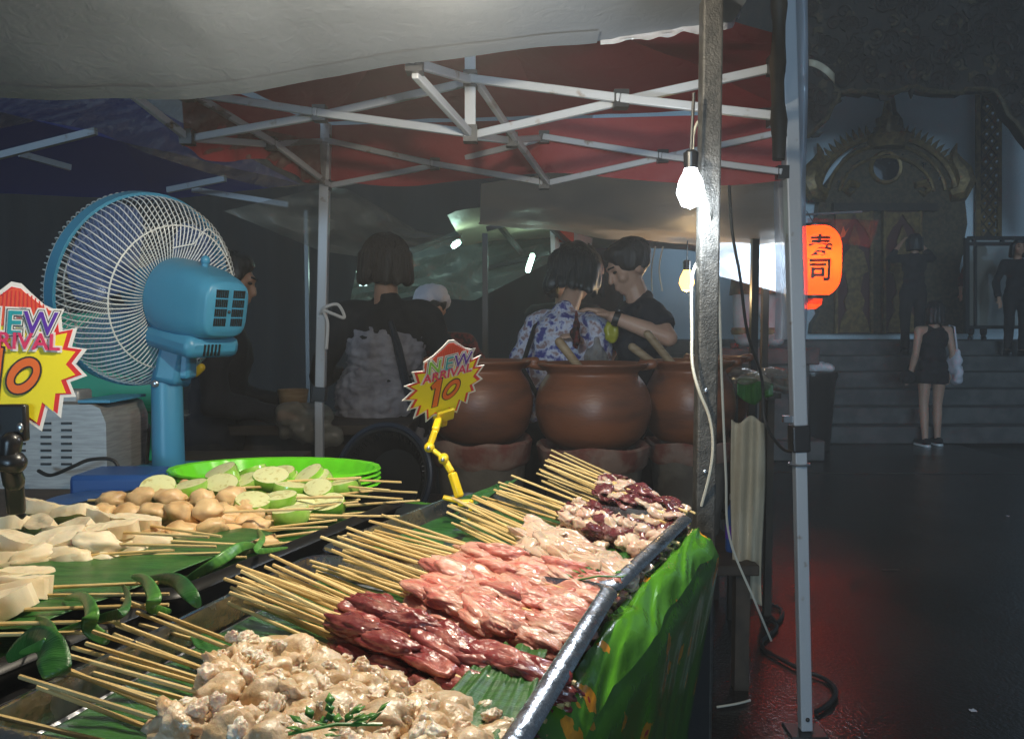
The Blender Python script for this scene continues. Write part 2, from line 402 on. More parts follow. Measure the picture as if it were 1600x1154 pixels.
# door leaves with figures in relief
for x0, x1 in ((1303, 1364), (1378, 1440)):
    a, b = at(x0, 521, TY - .17), at(x1, 330, TY - .17)
    d = MB().box(((a.x + b.x) / 2, TY - .185, (a.z + b.z) / 2), (b.x - a.x, .05, b.z - a.z)).build('door_panel', 'maroon', T, smooth=False)
    for fx in (x0 + 3, x1 - 3):
        MB().bar(at(fx, 521, TY - .22), at(fx, 330, TY - .22), .07, .04).build('door_frame', 'gold', d, smooth=False)
    cx = (x0 + x1) / 2
    fig = [(0, 352), (5, 366), (9, 378), (6, 388), (14, 394), (19, 412), (22, 424), (14, 428), (12, 440), (9, 455), (16, 470), (12, 485), (20, 500), (24, 519)]
    upright(px2([(cx + a_, b_) for a_, b_ in fig] + [(cx - a_, b_) for a_, b_ in fig[::-1][:-1]], TY - .21), .035, TY - .25).build('relief_figure', 'gold', d)
    ar = [(-28, 332), (-28, 400), (-24, 372), (-16, 356), (-8, 348), (0, 334), (8, 348), (16, 356), (24, 372), (28, 400), (28, 332)]
    upright(px2([(cx + a_, b_) for a_, b_ in ar], TY - .21), .03, TY - .24).build('door_arch', 'gold', d)
a, b = at(1300, 330, TY - .2), at(1462, 318, TY - .2)
MB().box(((a.x + b.x) / 2, TY - .2, (a.z + b.z) / 2), (b.x - a.x, .12, b.z - a.z)).build('lintel', 'old_teak', T)
# studs of mirror glass on the arch
mb = MB()
for i in range(46):
    x, y = arc(CX, 305, random.uniform(60, 104), random.uniform(50, 88), 15, 165, 60)[random.randrange(60)]
    mb.ellip(at(x, y, TY - .2), (.014, .012, .014), None, 6, 4)
tag(mb.build('mirror_studs', 'mirror_glass', T), kind='stuff')
# gold lattice pilaster
a, b = at(1529, 372, TY - .03), at(1560, 110, TY - .03)
pil = MB().box(((a.x + b.x) / 2, TY - .03, (a.z + b.z) / 2), (b.x - a.x, .08, b.z - a.z)).build('pilaster', 'old_teak', T)
dm = MB().prism([(0, -.085), (.062, 0), (0, .085), (-.062, 0)], .02, Matrix(((1, 0, 0, 0), (0, 0, 1, 0), (0, 1, 0, 0), (0, 0, 0, 1)))).mesh('lozenge', 'gold')
sm = MB().ellip((0, -.012, 0), (.02, .014, .026), None, 6, 4).mesh('stud', 'mirror_glass')
zz = a.z + .1; row = 0
I = WM[T].inverted()
while zz < b.z:
    for kx in ((-.08, .08) if row % 2 == 0 else (0,)):
        p = I @ Vector(((a.x + b.x) / 2 + kx, TY - .092, zz)); inst('lozenge', dm, pil, Matrix.Translation(p)); inst('glass_stud', sm, pil, Matrix.Translation(p + Vector((0, -.005, 0))))
    zz += .1; row += 1
for x in (1528, 1561): MB().bar(at(x, 372, TY - .06), at(x, 110, TY - .06), .04, .06).build('pilaster_edge', 'gold', pil)

# carved porch front hanging before the wall
PY = 9.9
edge = [(1120, 330), (1180, 290), (1236, 240), (1262, 216), (1280, 198), (1292, 188), (1300, 168), (1310, 158), (1312, 148), (1330, 144), (1352, 147), (1356, 143), (1384, 148), (1404, 145), (1420, 138), (1430, 137), (1444, 143), (1466, 146), (1504, 147), (1508, 142), (1540, 141), (1556, 144), (1566, 160), (1574, 180), (1590, 196), (1602, 214), (1640, 260), (1680, 330), (1720, 330), (1720, -160), (1120, -160)]
F = thing('carved_porch_front', 'dark carved teak porch front with a scalloped lower edge above the temple doorway', 'porch', at(1420, 140, PY))
upright(px2(edge, PY), .18, PY).build('board', 'old_teak', F)
lm = [MB().prism(pl, .035, Matrix(((1, 0, 0, 0), (0, 0, 1, 0), (0, 1, 0, 0), (0, 0, 0, 1)))).mesh('carved_leaf', 'old_teak') for pl in (
    [(0, 0), (.06, .03), (.09, .10), (.05, .17), (-.02, .2), (.02, .13), (0, .08), (-.05, .05)], [(0, 0), (.08, .01), (.12, .09), (.02, .07), (.03, .16), (-.05, .12), (-.06, .04)])]
spn = [(.004 + .10 * (1 - i / 26) * math.cos(i * .42), .0, .10 * (1 - i / 26) * math.sin(i * .42)) for i in range(26)]
lm = [MB().tube(spn, [.017 * (1 - .7 * i / 25) for i in range(26)], 5).mesh('carved_scroll', 'old_teak')] * 3 + lm[:1]
lg = MB().prism([(0, 0), (.05, .02), (.07, .09), (.0, .15), (.01, .08), (-.04, .04)], .04, Matrix(((1, 0, 0, 0), (0, 0, 1, 0), (0, 1, 0, 0), (0, 0, 0, 1)))).mesh('carved_leaf', 'dull_gold')
def low(x):
    for (a0, b0), (a1, b1) in zip(edge[:28], edge[1:28]):
        if a0 <= x <= a1: return b0 + (b1 - b0) * (x - a0) / (a1 - a0 + 1e-6)
    return 300
I = WM[F].inverted(); rr = random.Random(5); cnt = 0
while cnt < 280:
    x = rr.uniform(1262, 1602); y = rr.uniform(-20, 212)
    if y > low(x) - 6: continue
    M = Matrix.Translation(I @ at(x, y, PY - .02)) @ Matrix.Rotation(rr.uniform(0, 6.28), 4, 'Y') @ Matrix.Rotation(rr.uniform(-.12, .12), 4, 'X') @ Matrix.Scale(rr.uniform(.55, 1.25), 4)
    me_ = lg if rr.random() < .16 else rr.choice(lm); inst(me_.name.split('.')[0], me_, F, M); cnt += 1
MB().tube([at(x, y - 2, PY - .02) for x, y in edge[3:27]], .03, 6).build('scalloped_rim', 'dull_gold', F)
# framed notice screen at the far right
Fr = thing('standing_screen', 'black framed glass screen standing on the platform at the right edge', 'screen', at(1570, 520, 10.6))
def fb(x0, y0, x1, y1, w): return MB().bar(at(x0, y0, 10.6), at(x1, y1, 10.6), w)
fb(1510, 372, 1510, 521, .055).build('post', 'bracket', Fr); fb(1640, 372, 1640, 521, .055).build('post', 'bracket', Fr)
for y in (372, 381, 511): fb(1512, y, 1638, y, .045).build('rail', 'bracket', Fr)
for x in (1522, 1566): fb(x, 373, x, 380, .04).build('divider', 'bracket', Fr)
fb(1524, 384, 1524, 510, .03).build('divider', 'bracket', Fr)
a, b = at(1510, 511, 10.62), at(1640, 372, 10.62)
MB().box(((a.x + b.x) / 2, 10.63, (a.z + b.z) / 2), (b.x - a.x, .008, b.z - a.z)).build('glass', 'dull_film', Fr)
# guardian statue on its plinth, half hidden by the stalls
Gd = thing('guardian_statue', 'white guardian statue with gold anklets on a grey plinth', 'statue', at(1185, 545, 8.2))
g = MB(); z0 = at(0 + 1185, 540, 8.2).z; gx = at(1185, 540, 8.2).x
for sx in (-.17, .13):
    g.cap((gx + sx, 8.2, z0 + .1), .09, (gx + sx * .8, 8.2, z0 + .55), .14); g.ellip((gx + sx, 8.1, z0 + .05), (.09, .16, .06))
g.ellip((gx, 8.2, z0 + .72), (.27, .2, .22)); g.cap((gx, 8.2, z0 + .8), .22, (gx, 8.18, z0 + 1.1), .25); g.ellip((gx, 8.12, z0 + 1.42), (.14, .15, .18))
for sx in (-1, 1): g.cap((gx + sx * .28, 8.2, z0 + 1.15), .08, (gx + sx * .33, 8.1, z0 + .85), .07); g.cap((gx + sx * .33, 8.1, z0 + .85), .065, (gx + sx * .2, 7.98, z0 + .8), .06)
fuse(g, .025, 5).build('figure', 'statue_white', Gd)
for sx in (-.17, .13):
    MB().lathe([(.105, -.035), (.115, 0), (.105, .035)], 14, Matrix.Translation((gx + sx, 8.2, z0 + .15))).build('anklet', 'gold', Gd)
MB().lathe([(.30, -.1), (.28, .08), (.25, .12)], 16, Matrix.Translation((gx, 8.2, z0 + .62))).build('sash', 'gold', Gd)
MB().lathe([(.13, 0), (.1, .08), (.05, .16), (.01, .3)], 12, Matrix.Translation((gx, 8.12, z0 + 1.53))).build('crown', 'gold', Gd)
Pl = thing('plinth', 'grey stepped plinth under the white guardian statue', 'plinth', (gx, 8.3, -.02))
MB().box((gx, 8.3, z0 - .1), (1.0, .9, .16)).build('cap', 'concrete', Pl, bevel=.015)
MB().box((gx, 8.3, (z0 - .18 - .02) / 2), (.86, .76, z0 - .18 + .02)).build('block', 'concrete', Pl, bevel=.015)
MB().box((gx, 8.3, .08), (1.1, 1.0, .2)).build('foot', 'concrete', Pl, bevel=.015)
# small red offering and black waste bin
MB().lathe([(.03, 0), (.05, .03), (.045, .06), (.02, .07)], 10, Matrix.Translation(at(1148, 547, 7.9))).build('offering_bowl', 'cloth_red', None, at(1148, 547, 7.9))
tag(bpy.data.objects['offering_bowl'], 'small dark red offering bowl at the feet of the white statue', 'bowl')
p = at(1266, 690, 8.6); p.z = -.02
B = thing('waste_bin', 'black waste bin beside the white tent pole with pale rubbish heaped on top', 'bin', p)
MB().lathe([(.2, 0), (.25, .75), (.27, .78), (.27, .84), (.24, .85)], 20, Matrix.Translation(p)).build('bin_body', 'black_plastic', B)
rb = MB()
for i in range(9): rb.ellip(p + Vector((random.uniform(-.14, .14), random.uniform(-.12, .12), .87 + random.uniform(0, .07))), (.08, .07, .05), Matrix.Rotation(random.random() * 6, 4, 'Z'), 8, 5)
wr = fuse(rb, .02, 2); wrinkle(wr, .03, 14); wr.build('rubbish', 'white_plastic', B)

# ---------------------------------------------------------------- canopies
# red pop-up tent with its scissor trusses
Y = dict(L=2.95, M=2.725, R=2.5, LM=2.2, C=2.0, RM=1.75)
Lt, Lb = at(510, 220, 2.95), at(510, 290, 2.95); Mt, Mb_ = at(850, 215, 2.725), at(850, 286, 2.725)
Rt, Rb = at(1222, 205, 2.5), at(1222, 270, 2.5); LMt, LMb = at(292, 146, 2.2), at(293, 215, 2.2)
Ct, Cb = at(735, 125, 2.0), at(735, 210, 2.0); RMt, RMb = at(1212, 103, 1.83), at(1212, 184, 1.83)
Q1, Q2, Q3 = at(680, 257, 2.84), at(1035, 245, 2.61), at(424, 225, 2.575)
QL, QB, QR, QF = at(500, 178, 2.1), at(800, 219, 2.36), at(970, 156, 1.875), at(648, 99, 1.64)
foot = at(500, 600, 2.95); foot.z = -.02
TT = thing('red_canopy_tent', 'red pop-up canopy tent on a white scissor truss over the stall', 'tent', foot)
def truss(p0, p1, off=0):
    d = Vector((0, 0, off)); MB().bar(p0 + d, p1 + d, .015, .020).build('truss_bar', 'white_enamel', TT, smooth=False, bevel=.003)
jm = MB().box((0, 0, 0), (.034, .034, .040)).mesh('joint', 'bracket', False)
def joint(p): inst('joint', jm, TT, WM[TT].inverted() @ Matrix.Translation(p))
for (a0, b0, q, a1, b1) in ((Lt, Lb, Q1, Mt, Mb_), (Mt, Mb_, Q2, Rt, Rb), (Lt, Lb, Q3, LMt, LMb), (Ct, Cb, QL, LMt, LMb), (Ct, Cb, QB, Mt, Mb_), (Ct, Cb, QR, RMt, RMb)):
    n = (a1 - a0).normalized().cross(Vector((0, 0, 1))) * .013
    for s_, (u, w) in ((1, (a0, b1)), (-1, (b0, a1))):
        qq = (q + n * s_); truss(u + n * s_, qq); truss(qq, w + n * s_)
    joint(q)
truss(Ct, QF); truss(Cb, QF + Vector((.0, .0, -.02))); joint(QF)
FMt = Ct + (Ct - Mt) * .98; truss(QF, FMt + Vector((0, 0, .05)))
nq = LMb + (LMb - Lb) * .5; nq.z = (LMt.z + LMb.z) / 2 + .05
truss(LMb, nq); truss(LMt, nq)
for p in (Lt, Lb, Mt, Mb_, Rt, Rb, LMt, LMb, Ct, Cb, RMt, RMb): joint(p)
MB().bar(Cb, Ct + Vector((0, 0, .2)), .026).build('king_post', 'white_enamel', TT, smooth=False)
pole_knee = at(502, 610, 2.95)
MB().bar(Lt + Vector((0, 0, .06)), at(501, 605, 2.95), .036).build('leg', 'white_enamel', TT, smooth=False, bevel=.004)
MB().bar(at(501, 604, 2.95), at(499, 626, 2.95), .046).build('collar', 'bracket', TT, smooth=False)
MB().bar(at(499, 626, 2.95), Vector((at(496, 626, 2.95).x, 2.95, .0)), .030).build('leg', 'white_enamel', TT, smooth=False, bevel=.004)
MB().box((at(496, 626, 2.95).x, 2.95, -.01), (.09, .09, .012)).build('foot_plate', 'bracket', TT)
ap = Ct + Vector((0, 0, .28)); LF = LMt + (LMt - Lt)
def canopy_grid(p, q, r_, sag=.05, nu=14, nv=10):   # triangle p,q eave; r apex
    def f(u, v):
        b = p.lerp(q, u); o = b.lerp(r_, v); o.z += .03 - sag * math.sin(math.pi * v) * math.sin(math.pi * u) + .008 * fbm((o.x * 5, o.y * 5, 1)); return o
    return f
cv = MB(); up = Vector((0, 0, .04))
for p, q in ((Lt, Mt), (Mt, Rt), (Rt, RMt), (LMt, Lt), (LF, LMt), (FMt, LF)): cv.grid(canopy_grid(p + up, q + up, ap), 14, 10)
cv.build('canopy', 'red_canvas', TT)
for k, (p, q) in enumerate(((Lt, Rt), (LMt, Lt))):
    def f(u, v, p=p, q=q):
        o = p.lerp(q, u) + up; o += (q - p).normalized().cross(Vector((0, 0, 1))) * (-.02 + .012 * math.sin(u * 26 + k) * v) + Vector((0, 0, .02 - v * (.20 + .02 * math.sin(u * 9))))
        return o
    MB().grid(f, 60, 5).build('valance', 'red_canvas', TT)
# white tarpaulin over the camera
TP = [(-260, 165, 1.45), (0, 151, 1.5), (150, 148, 1.52), (300, 146, 1.55), (390, 139, 1.57), (500, 118, 1.6), (640, 94, 1.6), (800, 76, 1.58), (950, 62, 1.60), (1060, 47, 1.60), (1142, 38, 1.60), (1160, 8, 1.60), (1175, -20, 1.60)]
def spline(pts, u):
    t = u * (len(pts) - 1); i = min(int(t), len(pts) - 2); k = t - i
    return tuple(a + (b - a) * k for a, b in zip(pts[i], pts[i + 1]))
def ftarp(u, v):
    x, y, d = spline(TP, u); p = at(x, y, d)
    far = p; near = Vector((p.x * 1.25 - .05, -.6, 2.0 - .1 * u))
    o = far.lerp(near, v)
    o.z += .05 * math.sin(math.pi * v) + .012 * fbm((o.x * 2.2, o.y * 3.5, 2)) + .02 * math.sin(u * 7 + v * 3) * v * (1 - v) * 2
    return o
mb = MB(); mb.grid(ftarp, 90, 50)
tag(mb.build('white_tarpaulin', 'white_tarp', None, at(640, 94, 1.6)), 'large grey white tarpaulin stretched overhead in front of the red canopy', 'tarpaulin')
for u0 in (.58,):
    mb = MB(); mb.grid(lambda u, v, u0=u0: Vector(ftarp(u0 + .012 * (v - .5), .002 + .99 * u)) + Vector((0, 0, -.001)), 60, 2); mb.build('seam', 'white_tarp', bpy.data.objects['white_tarpaulin'])
mb = MB(); mb.grid(lambda u, v: Vector(ftarp(.002 + .655 * u, .001 + .022 * v)) + Vector((0, 0, -.004)), 80, 2); mb.build('hem', 'white_tarp', bpy.data.objects['white_tarpaulin'])
# hem cord and silver crumpled edge
mb = MB()
def fhem(u, v):
    x, y, d = spline(TP, .66 + .24 * u); p = at(x, y, d); return p + Vector((.0, -.004 + .008 * noise.noise(Vector((u * 14, v * 5, 0))), .010 - .020 * v * (1 + .5 * noise.noise(Vector((u * 11, 3, v))))))
mb.grid(fhem, 80, 4); h = mb.build('crumpled_hem', 'curtain_film', bpy.data.objects['white_tarpaulin'])
# crumpled clear plastic at the left of the red canopy
up_ = [(-30, 150, 1.9), (80, 146, 2.0), (180, 146, 2.1), (300, 148, 2.15), (400, 200, 2.5), (470, 215, 2.75), (512, 222, 2.9)]
lo_ = [(-60, 215, 1.9), (60, 188, 2.0), (150, 205, 2.1), (230, 240, 2.15), (330, 272, 2.4), (420, 294, 2.7), (508, 288, 2.88)]
def fcp(u, v):
    a0 = Vector(spline(up_, u)); b0 = Vector(spline(lo_, u)); c0 = a0.lerp(b0, v)
    return at(c0.x, c0.y, c0.z + .09 * noise.noise(Vector((u * 26 + v * 5, v * 1.6, 0))) + .04 * noise.noise(Vector((u * 60, v * 6, 7))))
mb = MB(); mb.grid(fcp, 120, 26)
tag(mb.build('plastic_wrap', 'clear_film', None, at(300, 210, 2.15)), 'crumpled clear plastic wrap hung along the left side of the red canopy', 'plastic sheet')
# translucent sheet sagging behind the white left pole
u2 = [(505, 292, 3.1), (545, 296, 3.3), (600, 328, 3.5), (650, 360, 3.7), (720, 372, 3.9)]
l2 = [(350, 330, 3.3), (500, 392, 3.4), (570, 402, 3.6), (650, 395, 3.7), (722, 364, 3.9)]
def f2(u, v):
    c0 = Vector(spline(u2, u)).lerp(Vector(spline(l2, u)), v); p = at(c0.x, c0.y, c0.z + .1 * noise.noise(Vector((u * 7, v * 4, 2)))); return p
mb = MB(); mb.grid(f2, 50, 24)
tag(mb.build('plastic_sheet', 'dull_film', None, at(600, 360, 3.6)), 'dusty translucent plastic sheet sagging behind the white left pole', 'plastic sheet')
# blue canopy further left
BT = thing('blue_canopy_tent', 'dark blue canopy tent in the shade behind the fan', 'tent', (-2.6, 4.6, -.02))
c1, c2_, c3, c4 = at(-160, 150, 3.2), at(470, 296, 4.6), at(250, 320, 5.6), at(-200, 300, 5.2)
apx = Vector((-2.3, 4.3, 2.62))
mb = MB()
for p, q in ((c1, c2_), (c2_, c3), (c3, c4), (c4, c1)): mb.grid(canopy_grid(p, q, apx, .04), 10, 8)
mb.build('canopy', 'blue_canvas', BT)
for p, q in ((at(-20, 248, 3.6), at(150, 205, 3.5)), (at(262, 297, 4.4), at(352, 279, 4.3)), (at(300, 296, 4.5), at(450, 320, 4.6)), (at(30, 240, 4.0), at(110, 262, 4.2))): MB().bar(p, q, .022, .03).build('truss_bar', 'white_enamel', BT, smooth=False)
MB().bar(Vector((at(478, 300, 4.6).x, 4.6, 1.95)), Vector((at(478, 300, 4.6).x, 4.6, -.02)), .022).build('leg', 'bracket', BT)
MB().bar(c4, Vector((c4.x, c4.y, -.02)), .03).build('leg', 'grey_steel', BT)
# beige tarp roof over the pots
ub = [(752, 286, 2.95), (850, 270, 2.9), (950, 262, 2.85), (1050, 260, 2.8), (1150, 264, 2.7), (1245, 268, 2.62)]
lb = [(748, 348, 4.9), (850, 362, 4.9), (950, 372, 4.8), (1050, 380, 4.7), (1150, 384, 4.6), (1245, 388, 4.5)]
def f3(u, v):
    p = Vector(spline(ub, u)); q = Vector(spline(lb, u)); P0, P1 = at(*p), at(*q); o = P0.lerp(P1, v)
    o.z += -.05 * math.sin(math.pi * v) + .03 * fbm((o.x * 2, o.y * 1.5, 3)); return o
mb = MB(); mb.grid(f3, 60, 30)
tag(mb.build('beige_tarpaulin', 'beige_tarp', None, at(980, 330, 3.8)), 'sagging beige tarpaulin roof above the clay pots', 'tarpaulin')
mb = MB(); mb.grid(lambda u, v: Vector(((-.4 + (2.1 + .9 * v) * u), 5.0 + 2.9 * v, 1.98 + .12 * math.sin(math.pi * u) - .03 * v + .03 * fbm((u * 6, v * 4, 0)))), 40, 24)
fc = thing('cream_canopy_tent', 'cream canopy of a further stall on a dark frame', 'tent', (1.1, 6.2, -.02))
mb.build('canopy', 'cream_film', fc)
for a0, b0 in (((760, 358, 5.0), (862, 330, 5.0)), ((862, 330, 5.0), (1010, 378, 5.2)), ((1010, 372, 5.2), (1110, 352, 5.2)), ((850, 345, 5.1), (905, 395, 6.0)), ((1022, 350, 5.2), (1028, 378, 5.2)), ((780, 352, 5.1), (815, 395, 6.4)), ((1010, 378, 5.3), (1050, 350, 5.6)), ((1118, 362, 4.6), (1238, 388, 4.6)), ((1118, 375, 4.9), (1238, 375, 4.5)), ((860, 395, 6.2), (760, 420, 6.6))):
    MB().bar(at(*a0), at(*b0), .03).build('truss_bar', 'bracket', fc)
for px, yd, mt in ((758, 5.0, 'bracket'), (1180, 3.9, 'bracket'), (1197, 4.3, 'dark_wood')):
    t_ = at(px, 365, yd); MB().bar(t_, Vector((t_.x, yd, -.02)), .034).build('leg', mt, fc)
# greenish side tarp lit by tubes
u4 = [(560, 405, 5.8), (650, 385, 6.2), (740, 350, 6.6), (860, 345, 6.9)]; l4 = [(545, 480, 5.6), (650, 462, 6.2), (740, 470, 6.6), (868, 405, 6.9)]
def f4(u, v):
    c0 = Vector(spline(u4, u)).lerp(Vector(spline(l4, u)), v); return at(c0.x, c0.y, c0.z + .12 * noise.noise(Vector((u * 6, v * 5, 9))))
mb = MB(); mb.grid(f4, 40, 20)
tag(mb.build('green_side_tarp', 'green_tarp', None, at(700, 430, 6.5)), 'wrinkled grey green side tarp catching the light of the green tubes', 'tarpaulin')
# lit plastic panel at right
def f5(u, v):
    a0 = Vector((1116, 372, 4.3)).lerp(Vector((1240, 384, 4.1)), u); b0 = Vector((1120, 430, 4.3)).lerp(Vector((1230, 460, 4.1)), u); c0 = a0.lerp(b0, v)
    return at(c0.x, c0.y, c0.z + .03 * noise.noise(Vector((u * 5, v * 4, 1))))
mb = MB(); mb.grid(f5, 24, 12)
tag(mb.build('plastic_sheet', 'lit_film', None, at(1180, 415, 4.2)), 'pale plastic panel glowing with a white lamp behind it', 'plastic sheet')
# black sheet added in place of the night darkness, hides sky gaps
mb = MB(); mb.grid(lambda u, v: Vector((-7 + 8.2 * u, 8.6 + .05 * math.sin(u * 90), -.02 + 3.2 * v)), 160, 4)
tag(mb.build('night_backdrop', 'cloth_black', None, (-3, 8.6, -.02)), 'added black sheet standing in for the night darkness at the back left', 'backdrop')

# ---------------------------------------------------------------- posts and curtain
def upbar(mb, px, y0, y1, Yd, w): return mb.bar(at(px, y0, Yd), at(px, y1, Yd), w)
BP = Vector((at(1102, 600, 1.49).x, 1.49, -.02))
bp = thing('black_post', 'thick black hammered metal post beside the trays', 'post', BP)
MB().bar(BP + Vector((0, 0, .86)), BP + Vector((.004, 0, 2.5)), .037).build('upper_tube', 'black_post', bp, smooth=False, bevel=.004)
MB().bar(BP, BP + Vector((0, 0, .90)), .034).build('lower_tube', 'black_post', bp, smooth=False, bevel=.004)
for z in (1.165, 1.015): MB().ellip(BP + Vector((-.004, -.021, z + .02)), (.005, .004, .005), None, 8, 5).build('bolt', 'grey_steel', bp)
WP = atz(1258, 1143, -.01); wt = at(1229, 0, 2.5); wk0, wk1, wk2 = at(1248, 664, 2.515), at(1249, 705, 2.515), at(1250, 720, 2.515)
wp = thing('white_pole', 'leaning white tent pole with a black collar standing on the wet ground', 'pole', WP)
MB().bar(wt + (wt - wk0) * .15, wk0, .044).build('upper_tube', 'white_enamel', wp, smooth=False, bevel=.005)
MB().bar(wk0, wk1, .056).build('collar', 'bracket', wp, smooth=False, bevel=.006)
MB().bar(wk1, WP + Vector((0, 0, .01)), .037).build('lower_tube', 'white_enamel', wp, smooth=False, bevel=.004)
MB().box(WP + Vector((0, 0, -.002)), (.12, .1, .02)).build('foot_plate', 'bracket', wp, bevel=.004)
MB().ellip(WP + Vector((0, -.02, .05)), (.007, .005, .007), None, 8, 5).build('bolt', 'bracket', wp)
MB().tube([wk1 + Vector((.033 * math.cos(a), .033 * math.sin(a), -.04)) for a in [i * .785 for i in range(8)]], .004, 6, True).build('wire_tie', 'grey_steel', wp)
MB().bar(wk0 + Vector((-.05, 0, .02)), wk0 + Vector((-.02, 0, .02)), .02).build('lever', 'grey_steel', wp)
# clear curtain rolled along the pole
uc = [(1206, -20, 2.62), (1216, -20, 2.58), (1240, -20, 2.6), (1264, -20, 2.62)]
def fcu(u, v):
    x0 = 1212 + 50 * u + 4 * v * math.sin(v * 9); y0 = -25 + 555 * v
    if v > .45: x0 -= 8 * (v - .45)
    return at(x0, y0, 2.60 + .05 * math.sin(u * 9) + .02 * noise.noise(Vector((u * 5, v * 12, 1))))
mb = MB(); mb.grid(fcu, 24, 60)
cu = tag(mb.build('plastic_curtain', 'curtain_film', None, at(1240, 300, 2.6)), 'clear plastic curtain hanging along the leaning white pole', 'curtain')
mb = MB(); mb.tube([at(1216 + 1.5 * math.sin(k), -20 + k * 30, 1.79) for k in range(10)], [.016 + .003 * math.sin(k * 2) for k in range(10)], 12)
tag(mb.build('rolled_tarp', 'dark_wood', None, at(1215, 248, 1.79)), 'dark rolled tarp hanging upright at the right corner of the red canopy', 'rolled tarp')
def ffl(u, v): return at(1264 + 40 * u, 93 + 22 * u * u + v * (10 + 6 * u), 2.5 + .02 * math.sin(u * 6 + v))
mb = MB(); mb.grid(ffl, 12, 4)
tag(mb.build('torn_flap', 'cream_sheet', None, at(1264, 97, 2.5), solid=.001), 'torn pale plastic flap sticking out from the white pole', 'flap')
# ---------------------------------------------------------------- table
TZ = .945
tA = atz(1106, 836, TZ); tB = atz(866, 1154, TZ)
ax = (tA - tB).normalized(); wx = Vector((-ax.y, ax.x, 0))       # ax: away along the table, wx: towards the left
tb = thing('stall_table', 'long stall table wrapped in glossy green printed plastic', 'table', (-.4, 1.0, -.02))
def T2(a, w, z=TZ): return tA + ax * a + wx * w + Vector((0, 0, z - TZ))
mb = MB(); c_ = T2(-.85, .8)
q = [T2(.0, .02), T2(.0, 1.7), T2(-1.6, 1.7), T2(-1.6, .02)]
mb.add([p + Vector((0, 0, -.012)) for p in q] + [p + Vector((0, 0, -.045)) for p in q], [(0, 1, 2, 3), (7, 6, 5, 4), (0, 4, 5, 1), (1, 5, 6, 2), (2, 6, 7, 3), (3, 7, 4, 0)])
mb.build('board', 'dark_wood', tb, smooth=False)
for a, w in ((-.05, .08), (-.05, 1.6), (-1.5, .08), (-1.5, 1.6)):
    MB().bar(T2(a, w, TZ - .045), T2(a, w, -.02), .035).build('leg', 'grey_steel', tb, smooth=False)
def fcl(u, v):
    # u along the edge (far to near), v across: table top -> over the edge -> down the side
    a = .03 - 1.66 * u; s_ = v * 1.55
    top = .62
    if s_ < top:
        w = top - s_; z = TZ; out = 0
        k = max(0, .09 - w) / .09; z -= .012 * k * k
        z += .004 * max(0, noise.noise(Vector((a * 16, w * 9, 1)))) * (1 if w < .2 else .3)
    else:
        d = s_ - top; w = 0; rr_ = .03
        fold = noise.noise(Vector((a * 7.5, 0, 4))) + .5 * noise.noise(Vector((a * 19, d * 1.2, 8)))
        out = rr_ * min(1, d / rr_) * .5 - .045 * min(1, max(0, d - rr_) / .3) + .014 * fold * min(1, d / .45) + .012 * min(1, d / .12) * max(0, noise.noise(Vector((a * 11, d * 5, 2)))) * max(0, 1 - d / .3)
        z = TZ - .012 - d + .006 * fold
    return T2(a, w, z) - wx * (out if s_ >= top else 0)
mb = MB(); mb.grid(fcl, 150, 110)
cl = mb.build('tablecloth', 'tablecloth', None, T2(-.8, 0))
tag(cl, 'glossy green plastic tablecloth with orange prints hanging over the table side', 'tablecloth')
# loose folded strip of the same plastic lying over the edge
def fst(u, v):
    a = -.01 - 1.2 * u; w = .034 - .044 * v
    z = TZ + .006 + .009 * math.sin(math.pi * v) * (1 + .7 * noise.noise(Vector((a * 12, v, 3)))) - .024 * v * v
    return T2(a, w + .008 * noise.noise(Vector((a * 9, v * 2, 6))) + .003 * math.sin(a * 31) * v, z + .010 * (.3 - abs(noise.noise(Vector((a * 13 + v * 2, v * 2.5, 1))))))
mb = MB(); mb.grid(fst, 160, 18)
tag(mb.build('plastic_strip', 'tablecloth', None, T2(-.45, 0)), 'crumpled strip of shiny green plastic folded along the table edge', 'plastic strip')
# black backing cloth on the far table end
def fend(u, v): return T2(.035 + .02 * math.sin(u * 22) * v, .0 + 1.7 * u, TZ - .004 - v * .93)
mb = MB(); mb.grid(fend, 90, 8)
tag(mb.build('end_cloth', 'cloth_black', None, T2(.03, .8)), 'black cloth hanging down behind the far table end', 'cloth')

